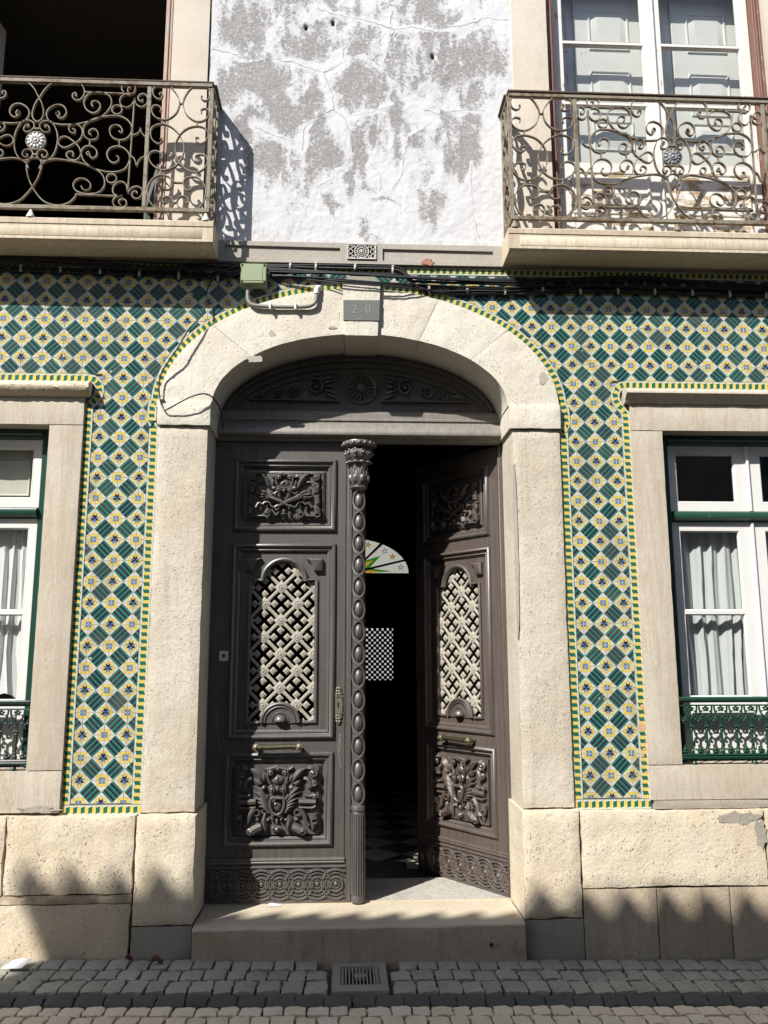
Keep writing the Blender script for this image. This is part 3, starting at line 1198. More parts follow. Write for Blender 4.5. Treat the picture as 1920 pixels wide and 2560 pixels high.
def text_mesh(txt, size, name, mat, loc, parent, ext=.0012, sx=1.0):
    cu = bpy.data.curves.new(name, 'FONT')
    cu.body = txt; cu.size = size; cu.extrude = ext; cu.align_x = 'CENTER'; cu.resolution_u = 3
    tmp = bpy.data.objects.new('tmp', cu)
    COL.objects.link(tmp)
    dg = bpy.context.evaluated_depsgraph_get()
    me = bpy.data.meshes.new_from_object(tmp.evaluated_get(dg))
    COL.objects.unlink(tmp); bpy.data.objects.remove(tmp); bpy.data.curves.remove(cu)
    me.transform(Matrix.Translation(loc) @ Matrix.Rotation(PI / 2, 4, 'X') @ Matrix.Diagonal((sx, 1, 1, 1)))
    me.materials.clear(); me.materials.append(mat)
    me.name = name
    return link(name, me, parent)


text_mesh('2', .086, 'numeral', M['numeral'], (-.048, -.0692, 4.262), key, sx=.92)
text_mesh('0', .086, 'numeral', M['numeral'], (.046, -.0692, 4.262), key, sx=.92)

# doorstep and threshold
m2 = MB()
prof_n = 10


def stepf(u, v):
    x = -1.016 + 2.032 * u
    # profile: down the front then back along the tread
    wv = .006 * noise.noise(Vector((x * 4, v * 5, 3))) + .003 * noise.noise(Vector((x * 19, v * 15, 8)))
    bow = .012 * math.sin(u * PI)
    if v < .45:
        return (x, -.128 - bow + wv, -.05 + (.265 + .05) * v / .45)
    if v < .6:
        a = (v - .45) / .15 * PI / 2
        return (x, -.108 - bow - .02 * math.cos(a) + wv, .265 + .018 * math.sin(a) + wv)
    return (x, -.108 - bow * (1 - v) * 2.5 + .457 * (v - .6) / .4, .283 + wv * .6 + .003 * (v - .6))


m2.grid(stepf, 70, 24)
m2.add([(-1.016, .35, .28), (1.016, .35, .28), (1.016, .35, -.05), (-1.016, .35, -.05)], [(0, 1, 2, 3)])
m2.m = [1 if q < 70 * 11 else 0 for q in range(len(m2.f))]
st = tag(ob('doorstep', m2, [M['step'], M['plinth_low']], None, True, 60), 'worn limestone doorstep with a rounded edge and a small drain hole', 'doorstep')
m2 = MB(); m2.ball((.80, -.142, .165), (.012, .01, .012), 8, 6)
ob('drain_hole', m2, M['black'], st)
m2 = MB(); m2.box(-1.06, 1.06, .352, .918, .05, .286, .004)
tag(ob('threshold', m2, M['threshold']), None, None, None, 'structure')
m2 = MB(); m2.box(-1.04, 1.04, .340, .3515, .2, .292, .002)
ob('rebate', m2, M['step'], st)

# ------------------------------------------------------------------ plinth blocks
pl = thing('stone_plinth', 'rough limestone plinth under the window with the white lace curtain', 'plinth', (-1.9, 0, gz(-1.9)), 'plinths')
pr = thing('stone_plinth', 'rough limestone plinth under the window with grey curtains', 'plinth', (2.2, 0, gz(2.2)), 'plinths')
PK = dict(amp=.008, edge=.010, wob=.012)
rect_stone('plinth_block', -2.178, -1.398, .470, .930, -.082, .1, M['plinth'], pl, .045, **PK)
rect_stone('plinth_block', -3.1, -2.184, .470, .930, -.082, .1, M['plinth'], pl, .06, **PK)
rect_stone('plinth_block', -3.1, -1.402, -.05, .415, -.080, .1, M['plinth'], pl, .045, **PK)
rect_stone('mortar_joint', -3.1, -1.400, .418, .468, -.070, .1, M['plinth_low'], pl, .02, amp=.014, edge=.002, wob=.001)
rect_stone('plinth_block', 1.398, 2.592, .462, .922, -.084, .1, M['plinth'], pr, .045, **PK)
rect_stone('plinth_block', 2.597, 3.4, .462, .922, -.084, .1, M['plinth'], pr, .06, **PK)
for a, b in ((1.398, 1.866), (1.870, 2.336), (2.340, 2.84), (2.844, 3.4)):
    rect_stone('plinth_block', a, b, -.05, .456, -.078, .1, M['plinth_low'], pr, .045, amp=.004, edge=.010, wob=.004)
rect_stone('mortar_joint', 1.9, 3.4, .924, .976, -.036, .1, M['mortar'], pr, .045, amp=.008, edge=.004, wob=.006)

# mortar repairs smeared over the stone
r = random.Random(8)


def blotch(name, cx, cz, rx, rz, y, mat, parent, n=22, th=.004):
    pts = []
    for k in range(n):
        a = 2 * PI * k / n
        q = .62 + .55 * noise.noise(Vector((math.cos(a) * 1.6 + cx * 3, math.sin(a) * 1.6, cz * 3))) + .22 * r.random()
        pts.append((cx + rx * q * math.cos(a), cz + rz * q * math.sin(a)))
    m3 = MB(); m3.plate(pts, [], y, y + th + .012)
    return ob(name, m3, mat, parent, False)


blotch('mortar_patch', 2.42, .875, .16, .055, -.0865, M['mortar'], pr)
blotch('mortar_patch', 2.56, .78, .05, .11, -.0862, M['mortar'], pr)
blotch('mortar_patch', -2.00, .962, .17, .026, -.0375, M['mortar'], pl)
blotch('mortar_patch', -.735, 3.925, .075, .035, -.0368, M['band'], door)
blotch('mortar_patch', -.62, 4.105, .028, .034, -.0368, M['band'], door)
blotch('mortar_patch', -.20, 4.165, .03, .02, -.0368, M['band'], door)
blotch('mortar_patch', 1.275, 3.82, .035, .055, -.0368, M['band'], door)
blotch('mortar_patch', 1.052, 2.6, .018, .62, -.0335, M['band'], door)

# ------------------------------------------------------------------ ground-floor window surrounds
for s in (-1, 1):
    lab = ('limestone window surround with a broken cornice around the window with the lace curtain' if s < 0 else
           'limestone window surround with a moulded cornice around the window with grey curtains')
    w = thing('window_surround', lab, 'window surround', (s * 2.77, 0, .95), 'ground floor window surrounds')
    rect_stone('jamb_stone', s * 1.880, s * 2.102, 1.198, 3.445, -.034, .28, M['surround'], w, .06)
    rect_stone('jamb_stone', s * 3.438, s * 3.66, 1.198, 3.445, -.034, .28, M['surround'], w, .12)
    rect_stone('lintel', s * 1.880, s * 3.66, 3.449, 3.645, -.034, .28, M['surround'], w, .06)
    rect_stone('sill', s * 1.880, s * 3.66, .945 if s < 0 else .98, 1.194, -.036, .28, M['surround'], w, .06)
    m2 = MB()
    if s > 0:
        prof = [(-.034, 3.640), (-.050, 3.646), (-.062, 3.668), (-.088, 3.690), (-.098, 3.700), (-.098, 3.712), (-.086, 3.728), (-.05, 3.740), (0, 3.745), (0, 3.640)]
        m2.profile_x(prof, s * 1.842, s * 3.7)
    else:
        n = 70
        pr0 = [(-.034, 3.640), (-.055, 3.648), (-.080, 3.668), (-.096, 3.690), (-.098, 3.708), (-.086, 3.730), (-.05, 3.745), (0, 3.748)]
        vs = []
        for i in range(n + 1):
            x = -1.838 - 1.86 * i / n
            br = max(0, noise.noise(Vector((x * 5.5, 2.7, 0))) - .02) * (1 if x < -1.9 else .1) * 2.4
            for k, (y, z) in enumerate(pr0):
                j = .009 * noise.noise(Vector((x * 26, k * 1.9, 4)))
                e = min(1, br * 1.4) if 1 <= k <= 6 else 0
                vs.append((x, y * (1 - .55 * e) + j * (k not in (0, 7)), z - (.020 * e if k >= 4 else 0) + j * .8 * (k not in (0, 7))))
        q = len(pr0)
        m2.add(vs, [(i * q + k, i * q + k + 1, (i + 1) * q + k + 1, (i + 1) * q + k) for i in range(n) for k in range(q - 1)] + [tuple(range(q))])
    ob('cornice', m2, M['surround'] if s > 0 else M['plinth'], w, True, 40)

# ------------------------------------------------------------------ upper storey: plaster, band, stone jambs
BLOBS = [(-0.79,6.55,0.28,0.25),(-0.35,6.4,0.22,0.15),(0.04,6.45,0.15,0.16),(0.03,6.72,0.19,0.1),(0.5,6.73,0.21,0.1),(0.63,6.35,0.44,0.21),(-0.78,6.1,0.28,0.17),(-0.58,5.82,0.24,0.24),(-0.34,6.03,0.1,0.19),(-0.01,6.09,0.2,0.21),(-0.64,5.44,0.22,0.26),(-0.28,5.62,0.13,0.23),(0.02,5.7,0.09,0.2),(0.29,5.86,0.04,0.14),(0.26,5.56,0.04,0.12),(0.59,5.73,0.08,0.13),(0.43,5.46,0.07,0.17),(0.72,5.61,0.09,0.19),(0.87,6.02,0.15,0.13),(-0.01,5.32,0.06,0.13),(0.55,5.15,0.09,0.13),(-0.25,5.12,0.09,0.04),(0.14,5.14,0.06,0.02),(0.02,4.91,0.08,0.08),(-0.84,5.72,0.08,0.09),(0.46,6.12,0.06,0.04),(0.8,5.83,0.1,0.06),(-.5,7.0,.4,.2),(.4,7.1,.5,.2)]
CRACKS = [[(-1.117,6.34),(-0.945,6.314),(-0.83,6.246),(-0.659,6.276),(-0.516,6.265),(-0.401,6.22),(-0.286,6.184)],[(-0.286,6.184),(-0.215,6.227),(-0.129,6.278),(-0.143,6.358),(-0.101,6.441),(-0.028,6.558)],[(-0.286,6.184),(-0.256,6.097),(-0.213,5.987),(-0.205,5.877),(-0.339,5.809),(-0.416,5.729),(-0.434,5.542)],[(-0.205,5.877),(-0.126,5.816),(-0.09,5.707),(-0.068,5.537)],[(-0.349,6.727),(-0.204,6.675),(0.015,6.634),(0.175,6.582),(0.248,6.56),(0.38,6.582),(0.555,6.547),(0.659,6.6),(0.792,6.614),(0.926,6.685),(1.118,6.676)],[(0.248,6.56),(0.197,6.387),(0.153,6.248),(0.203,6.161),(0.347,6.077)],[(0.227,6.716),(0.212,6.6)],[(0.03,6.316),(0.153,6.248)],[(-0.789,5.725),(-0.675,5.674),(-0.562,5.631)],[(-0.068,5.459),(-0.194,5.41),(-0.207,5.317),(-0.305,5.269),(-0.366,5.146),(-0.453,4.933)],[(0.488,5.772),(0.358,5.658),(0.314,5.532),(0.299,5.377),(0.228,5.252)],[(0.805,5.484),(0.807,5.237),(0.817,5.039),(0.856,4.874)],[(-0.055,5.834),(0.088,5.87),(0.231,5.922)],[(0.46,5.898),(0.561,5.869),(0.734,5.906),(0.922,5.904)],[(0.059,5.447),(0.144,5.357),(0.129,5.235)]]
HOLES = [(-.42, 6.56), (-.218, 6.604), (.534, 6.342)]


def vnoise(x, z, sc, seed):
    x = x * sc + seed * 17.3; z = z * sc + seed * 5.1
    xi, zi = np.floor(x).astype(int), np.floor(z).astype(int)
    fx, fz = x - xi, z - zi
    fx, fz = fx * fx * (3 - 2 * fx), fz * fz * (3 - 2 * fz)

    def h(a, b):
        return np.modf(np.abs(np.sin(a * 127.1 + b * 311.7 + seed * 74.7) * 43758.5453))[0]
    return (h(xi, zi) * (1 - fx) + h(xi + 1, zi) * fx) * (1 - fz) + (h(xi, zi + 1) * (1 - fx) + h(xi + 1, zi + 1) * fx) * fz


plw = thing('plaster_wall', 'white plastered wall stained with dark lichen and cracks between the two balconies', 'plaster wall', (0, 0, 4.8))
NX, NZ = 188, 236
xs = np.linspace(-1.128, 1.140, NX + 1); zs = np.linspace(4.785, 7.6, NZ + 1)
GX, GZ = np.meshgrid(xs, zs)
gx, gzz = GX.ravel(), GZ.ravel()
wx = gx + (vnoise(gx, gzz, 6, 1) - .5) * .16 + (vnoise(gx, gzz, 19, 2) - .5) * .06
wz = gzz + (vnoise(gx, gzz, 6, 3) - .5) * .18 + (vnoise(gx, gzz, 19, 4) - .5) * .07
dirt = np.zeros_like(gx)
for bx, bz, rx, rz in BLOBS:
    dd = np.sqrt(((wx - bx) / rx) ** 2 + ((wz - bz) / rz) ** 2)
    dirt = np.maximum(dirt, np.clip((1.9 - dd) / 1.5, 0, 1))
fbm = .34 * vnoise(gx * 1.7, gzz * .8, 4.1, 21) + .30 * vnoise(gx * 1.8, gzz * .7, 9.3, 22) + .22 * vnoise(gx * 2.2, gzz * .8, 17.0, 23) + .14 * vnoise(gx * 1.5, gzz, 40.0, 24)
hi = np.clip((gzz - 4.9) / .8, 0, 1)
dirt = np.clip((dirt * .85 + (fbm - .5) * 2.0 * (.45 + .55 * np.clip(dirt * 2 + .2 + .4 * hi, 0, 1)) + .05) * 1.15, 0, 1)
cd = np.full_like(gx, 9.0)
for ci, line in enumerate(CRACKS):
    for (ax, az), (bx, bz) in zip(line[:-1], line[1:]):
        L2 = (bx - ax) ** 2 + (bz - az) ** 2
        tt = np.clip(((wx * .3 + gx * .7 - ax) * (bx - ax) + (wz * .3 + gzz * .7 - az) * (bz - az)) / L2, 0, 1)
        d2 = np.hypot(wx * .3 + gx * .7 - ax - tt * (bx - ax), wz * .3 + gzz * .7 - az - tt * (bz - az))
        cd = np.minimum(cd, d2 * (1.0 if ci < 9 else 2.5))
wid = .058 * np.clip(vnoise(gx, gzz, 4.5, 8) * 1.5 - .25, .04, 1)
dirt *= .12 + .88 * np.clip((cd - wid * .45) / (wid * .9), 0, 1)
dirt = np.clip(dirt, 0, 1)
edge = np.minimum(np.minimum(gx + 1.128, 1.140 - gx) / .09, 1)
dirt *= np.clip(edge, 0, 1)
based = np.clip((4.85 - gzz) / .05, 0, 1) + .5 * np.clip((.05 - (1.14 - gx)) / .05, 0, 1)
holes = np.zeros_like(gx)
for hx, hz in HOLES:
    holes = np.maximum(holes, np.clip(1.2 - np.hypot((gx - hx) / .016, (gzz - hz) / .026), 0, 1))
yy = .010 * (vnoise(gx, gzz, 2.2, 9) - .5) + .005 * (vnoise(gx, gzz, 9, 10) - .5) + .003 * (vnoise(gx, gzz, 34, 11) - .5)
yy += -.0012 * np.clip(1 - cd / .05, 0, 1) + .035 * holes - .002
me = bpy.data.meshes.new('plaster')
W = NX + 1
vv = np.stack([gx, yy, gzz], 1)
fcs = [(j * W + i, j * W + i + 1, (j + 1) * W + i + 1, (j + 1) * W + i) for j in range(NZ) for i in range(NX)]
me.from_pydata(vv.tolist(), [], fcs)
for nm, arrv in (('dirt', np.maximum(dirt, holes * 1.0)), ('mend', cd), ('base_dirt', based)):
    at = me.attributes.new(nm, 'FLOAT', 'POINT')
    at.data.foreach_set('value', arrv.astype(np.float32))
me.polygons.foreach_set('use_smooth', [True] * len(me.polygons))
me.materials.append(M['plaster'])
me.update()
link('plaster', me, plw)
# hairline cracks
mb = MB()
r = random.Random(5)
for ci, line in enumerate(CRACKS):
    pts = []
    for a, b in zip(line[:-1], line[1:]):
        for k in range(6):
            t = k / 6
            pts.append((a[0] + (b[0] - a[0]) * t + (r.random() - .5) * .016, a[1] + (b[1] - a[1]) * t + (r.random() - .5) * .016))
    pts.append(line[-1])
    m = len(pts)
    ph = r.random() * 9
    vs, fs = [], []
    for i, p in enumerate(pts):
        q = Vector(pts[min(i + 1, m - 1)]) - Vector(pts[max(i - 1, 0)])
        q.normalize()
        wdt = (.0016 if ci < 9 else .0011) * (.35 + 1.2 * abs(noise.noise(Vector((i * .31, ph, 0)))))
        yv = -.0095 - .0005
        # follow the plaster surface
        ix = min(NX, max(0, int(round((p[0] + 1.128) / 2.268 * NX)))); iz = min(NZ, max(0, int(round((p[1] - 4.785) / 2.815 * NZ))))
        yv = yy[iz * W + ix] - .0016
        vs += [(p[0] - q.y * wdt, yv, p[1] + q.x * wdt), (p[0] + q.y * wdt, yv, p[1] - q.x * wdt)]
    fs = [(2 * i, 2 * i + 1, 2 * i + 3, 2 * i + 2) for i in range(m - 1)]
    mb.add(vs, fs)
ob('crack', mb, M['crack'], plw, False)
for hx, hz in HOLES:
    mb = MB(); mb.ball((hx, .012, hz), (.011, .014, .020), 8, 6)
    ob('hole', mb, M['black'], plw)

band = thing('stone_band', 'grey stone band with two sunk panels and a vent below the plaster wall', 'stone band', (0, 0, 4.65))
mb = MB()
PL1 = [(-.970, 4.682), (-.152, 4.676), (-.152, 4.768), (-.970, 4.776)]
PL2 = [(.150, 4.676), (.940, 4.676), (.946, 4.764), (.150, 4.768)]
VH = [(-.094, 4.690), (.096, 4.690), (.096, 4.793), (-.094, 4.793)]
mb.plate([(-1.03, 4.650), (1.02, 4.650), (1.02, 4.806), (-1.03, 4.806)], [PL1, PL2, VH], -.030, .01)
mb.prism([(-.98, 4.67), (-.14, 4.67), (-.14, 4.785), (-.98, 4.785)], -.015, .006)
mb.prism([(.14, 4.67), (.95, 4.67), (.95, 4.775), (.14, 4.775)], -.015, .006)
mb.profile_x([(-.030, 4.806), (-.026, 4.809), (.0, 4.812), (.0, 4.806)], -1.03, 1.02)
ob('band_stone', mb, M['band'], band)
mb = MB(); mb.box(-.1, .1, .0, .01, 4.68, 4.80); ob('vent_recess', mb, M['black'], band)
mb = MB()
r = random.Random(2)
poly = [(.472 + .040 * math.cos(k * PI / 7) * (.6 + .7 * r.random()), 4.672 + .030 * math.sin(k * PI / 7) * (.6 + .7 * r.random())) for k in range(14)]
mb.prism(poly, -.0335, -.01)
ob('brick_patch', mb, M['brick'], band, False)
# pierced cast vent
v = thing('air_vent', 'white cast iron vent pierced with rings set in the grey stone band', 'vent', (0, -.03, 4.69))
mb = MB()
mb.plate([(-.102, 4.683), (.104, 4.683), (.104, 4.800), (-.102, 4.800)], [[(-.095, 4.690), (.097, 4.690), (.097, 4.793), (-.095, 4.793)]], -.040, -.026)
ob('frame', mb, M['vent'], v)


def ring_mb(cx, cz, R_, r_, y, n=20, fy=.8):
    m3 = MB()
    pts = [(cx + R_ * math.cos(2 * PI * k / n), y, cz + R_ * math.sin(2 * PI * k / n)) for k in range(n + 1)]
    m3.tube(pts, r_, 6, fy, cap=False)
    return m3


cx, cz = .001, 4.7415
for R_, r_ in ((.050, .0042), (.030, .003), (.017, .003)):
    ob('ring', ring_mb(cx, cz, R_, r_, -.035), M['vent'], v)
mb = MB(); mb.ball((cx, -.036, cz), (.011, .008, .011), 10, 6); ob('boss', mb, M['vent'], v)
for k in range(8):
    a = k * PI / 4
    ob('ring', ring_mb(cx + .0395 * math.cos(a), cz + .0395 * math.sin(a), .0085, .0024, -.034, 10), M['vent'], v)
for sx in (-1, 1):
    for (dx, dz, R_) in ((.077, 0, .0145), (.080, .033, .0135), (.080, -.033, .0135), (.058, .040, .009), (.058, -.040, .009)):
        ob('ring', ring_mb(cx + sx * dx, cz + dz, R_, .0032, -.034, 12), M['vent'], v)

# ------------------------------------------------------------------ carved relief helpers
def spiral(cx, cz, R_, turns, a0, d=1, n=22, shrink=.22):
    out = []
    for i in range(n + 1):
        t = i / n
        rr = R_ * (1 - (1 - shrink) * t)
        a = math.radians(a0) + d * turns * 2 * PI * t
        out.append((cx + rr * math.cos(a), cz + rr * math.sin(a)))
    return out


def relief(elems, k, cx, cy, ox, oz, y0, both=True):
    """elements are drawn in picture-like units (x right, y down) about the axis cx; k = metres per unit."""
    mb = MB()

    def W(p, s):
        return ox + s * (p[0] - cx) * k, oz + (cy - p[1]) * k
    for e in elems:
        kind = e[0]
        sym = e[-1] == 'm'
        for s in ((1, -1) if sym else (1,)):
            if kind == 't':      # tube: pts, r0, r1, lift
                P = cr([W(p, s) for p in e[1]], 4)
                n = len(P)
                rs = [(e[2] + (e[3] - e[2]) * i / (n - 1)) * k for i in range(n)]
                mb.tube([(p[0], y0 - e[4] * k, p[1]) for p in P], rs, 7, 1.0)
            elif kind == 'l':    # leaf: pts, r, lift
                P = cr([W(p, s) for p in e[1]], 5)
                n = len(P)
                rs = [e[2] * k * (max(.12, math.sin(PI * (.12 + .86 * i / (n - 1)))) ** .8) for i in range(n)]
                mb.tube([(p[0], y0 - e[3] * k * (.4 + .6 * math.sin(PI * i / (n - 1))), p[1]) for i, p in enumerate(P)], rs, 4, .9)
            elif kind == 's':    # spiral: centre, R, turns, a0, dir, r, lift
                c = W(e[1], s)
                a0 = e[4] if s > 0 else 180 - e[4]
                P = spiral(c[0], c[1], e[2] * k, e[3], a0, e[5] * s)
                n = len(P)
                rs = [e[6] * k * (1 - .45 * i / (n - 1)) for i in range(n)]
                mb.tube([(p[0], y0 - e[7] * k * (.7 + .5 * i / (n - 1)), p[1]) for i, p in enumerate(P)], rs, 7, 1.0)
                mb.ball((c[0], y0 - e[7] * k, c[1]), (e[6] * k * .9,) * 3, 8, 6)
            elif kind == 'b':    # ball: centre, rx, rz, ry
                c = W(e[1], s)
                mb.ball((c[0], y0, c[1]), (e[2] * k, e[4] * k, e[3] * k), 12, 8)
            elif kind == 'o':    # ring
                c = W(e[1], s)
                mb.join(ring_mb(c[0], c[1], e[2] * k, e[3] * k, y0 - e[4] * k, 18, 1.0))
            elif kind == 'p':    # flat plate polygon, thickness
                mb.prism([W(p, s) for p in e[1]], y0 - e[2] * k, y0 + .004)
    mb.v = [(x, y0 + (y - y0) * 1.45, z) for x, y, z in mb.v]
    return mb


UPPER = [
    ('p', [(170, 130), (1410, 130), (1410, 905), (170, 905)], 14, None),
    ('t', [(790, 140), (690, 160), (600, 200), (560, 165)], 34, 16, 40, 'm'),
    ('b', (790, 160), 80, 50, 70, None),
    ('s', (700, 200), 46, 1.4, 90, 1, 17, 62, 'm'),
    ('t', [(640, 205), (650, 300), (690, 370), (790, 405)], 17, 17, 52, 'm'),
    ('b', (790, 310), 105, 85, 48, None),
    ('t', [(790, 275), (745, 345)], 9, 9, 52, 'm'), ('t', [(740, 350), (790, 362)], 8, 8, 50, 'm'),
    ('l', [(555, 400), (510, 300), (440, 200), (350, 130)], 44, 52, 'm'),
    ('l', [(560, 410), (520, 340), (430, 285)], 34, 45, 'm'),
    ('l', [(600, 400), (590, 320), (590, 240)], 36, 40, 'm'),
    ('t', [(350, 130), (270, 140), (200, 180)], 26, 22, 34, 'm'),
    ('s', (240, 205), 58, 1.3, 120, 1, 24, 50, 'm'),
    ('t', [(410, 290), (310, 290), (292, 350)], 20, 20, 30, 'm'),
    ('s', (228, 340), 58, 1.2, 20, -1, 22, 50, 'm'),
    ('t', [(228, 380), (225, 480)], 56, 50, 22, 'm'),
    ('b', (610, 400), 60, 55, 70, 'm'),
    ('s', (700, 430), 44, 1.3, 90, 1, 20, 64, 'm'),
    ('b', (790, 440), 52, 62, 72, None),
    ('t', [(560, 470), (600, 500), (660, 470), (720, 480)], 18, 16, 45, 'm'),
    ('t', [(520, 565), (640, 610), (760, 660), (900, 735)], 52, 24, 60, 'm'),
    ('o', (530, 560), 40, 16, 70, 'm'),
    ('l', [(520, 555), (460, 480), (400, 460), (330, 380)], 26, 62, 'm'),
    ('l', [(510, 560), (440, 520), (380, 520), (290, 470)], 24, 66, 'm'),
    ('l', [(505, 575), (430, 560), (350, 570), (280, 530)], 24, 64, 'm'),
    ('l', [(505, 590), (450, 600), (400, 590), (330, 600)], 22, 55, 'm'),
    ('l', [(770, 600), (720, 560), (710, 510), (760, 510)], 26, 66, 'm'),
    ('t', [(300, 750), (350, 670), (410, 690), (460, 655), (530, 660), (570, 720), (620, 745), (690, 700), (700, 780)], 24, 16, 56, 'm'),
    ('l', [(380, 690), (390, 760), (390, 820)], 26, 40, 'm'), ('l', [(500, 665), (500, 730), (520, 780)], 24, 40, 'm'),
    ('t', [(205, 760), (205, 860)], 62, 58, 34, 'm'), ('o', (205, 868), 46, 16, 60, 'm'), ('b', (205, 868), 24, 24, 76, 'm'),
    ('t', [(540, 780), (495, 860)], 60, 58, 36, 'm'), ('o', (495, 868), 46, 16, 62, 'm'), ('b', (495, 868), 24, 24, 78, 'm'),
    ('t', [(250, 890), (450, 890)], 16, 16, 26, 'm'),
    ('t', [(200, 530), (205, 560), (195, 640), (215, 680)], 40, 34, 34, 'm'), ('b', (200, 525), 44, 28, 62, 'm'),
    ('b', (790, 810), 46, 80, 60, None), ('b', (790, 860), 62, 26, 66, None), ('l', [(640, 890), (690, 850), (700, 800)], 24, 40, 'm'),
]
LOWER = [
    ('p', [(110, 130), (1410, 130), (1410, 1200), (110, 1200)], 14, None),
    ('t', [(760, 165), (680, 180), (590, 200), (520, 160)], 36, 22, 44, 'm'),
    ('b', (760, 190), 75, 60, 78, None),
    ('s', (650, 240), 54, 1.4, 90, 1, 20, 66, 'm'),
    ('t', [(590, 260), (610, 350), (650, 430)], 18, 18, 48, 'm'),
    ('b', (760, 365), 115, 85, 52, None), ('t', [(760, 310), (760, 430)], 7, 7, 54, None),
    ('l', [(530, 430), (480, 320), (400, 230), (300, 190)], 52, 58, 'm'),
    ('l', [(520, 420), (450, 400), (380, 340)], 46, 52, 'm'), ('l', [(560, 400), (540, 330), (540, 270)], 40, 46, 'm'),
    ('b', (540, 480), 52, 52, 74, 'm'), ('s', (680, 500), 50, 1.4, 90, 1, 22, 70, 'm'), ('b', (760, 505), 44, 56, 74, None),
    ('t', [(760, 630), (670, 640), (650, 720), (665, 800), (700, 860), (760, 890)], 26, 22, 66, 'm'),
    ('b', (760, 630), 60, 34, 88, None), ('b', (760, 760), 90, 110, 60, None), ('b', (735, 730), 50, 50, 74, None),
    ('s', (700, 880), 32, 1.2, 90, 1, 14, 60, 'm'),
    ('l', [(650, 720), (540, 580), (460, 500), (372, 455)], 30, 56, 'm'),
    ('l', [(650, 760), (560, 650), (480, 580), (375, 545)], 30, 58, 'm'),
    ('l', [(650, 790), (570, 710), (490, 660), (385, 640)], 30, 58, 'm'),
    ('l', [(655, 810), (590, 755), (510, 715), (415, 705)], 30, 58, 'm'),
    ('l', [(660, 830), (600, 790), (530, 765), (445, 775)], 30, 56, 'm'),
    ('l', [(670, 850), (620, 825), (570, 805), (515, 825)], 28, 54, 'm'),
    ('l', [(680, 870), (640, 855), (610, 850), (575, 875)], 26, 52, 'm'),
    ('l', [(640, 700), (600, 620), (590, 575)], 26, 50, 'm'), ('l', [(560, 560), (500, 500), (450, 445)], 24, 46, 'm'),
    ('l', [(300, 190), (230, 190), (170, 240)], 46, 48, 'm'), ('s', (200, 260), 66, 1.2, 110, 1, 28, 58, 'm'),
    ('t', [(345, 340), (290, 350), (250, 420), (250, 480)], 28, 46, 40, 'm'), ('s', (182, 405), 56, 1.3, 20, -1, 24, 60, 'm'),
    ('t', [(330, 590), (250, 610), (170, 590)], 26, 22, 44, 'm'), ('s', (160, 605), 44, 1.3, 60, -1, 20, 60, 'm'),
    ('t', [(420, 690), (150, 700)], 50, 44, 36, 'm'), ('t', [(420, 780), (220, 790), (150, 760)], 22, 22, 40, 'm'),
    ('o', (440, 860), 44, 14, 44, 'm'), ('b', (440, 860), 30, 30, 40, 'm'),
    ('t', [(400, 800), (330, 900), (300, 1000), (250, 1060)], 46, 30, 40, 'm'),
    ('t', [(520, 1060), (440, 1090), (370, 1130)], 62, 70, 46, 'm'), ('s', (345, 1125), 58, 1.2, 0, -1, 26, 84, 'm'), ('b', (365, 1120), 30, 30, 96, 'm'),
    ('t', [(180, 880), (170, 960)], 62, 60, 36, 'm'), ('o', (175, 985), 44, 18, 56, 'm'), ('l', [(200, 1010), (190, 1080), (200, 1150)], 36, 40, 'm'),
    ('l', [(580, 880), (560, 980), (580, 1080), (570, 1180)], 44, 50, 'm'), ('b', (620, 970), 36, 36, 56, 'm'),
    ('l', [(660, 900), (690, 960), (700, 1000)], 26, 50, 'm'),
    ('b', (760, 1000), 36, 70, 60, None), ('b', (760, 1110), 66, 56, 78, None), ('l', [(760, 1060), (700, 1090), (690, 1130)], 24, 60, 'm'),
    ('l', [(480, 990), (450, 960), (430, 980)], 30, 46, 'm'),
]

# ------------------------------------------------------------------ the two door leaves
BOL = [(0, .0), (.002, -.010), (.010, -.021), (.020, -.024), (.029, -.017), (.033, -.007), (.040, -.004), (.048, -.008), (.055, .002), (.062, .006), (.066, .024)]


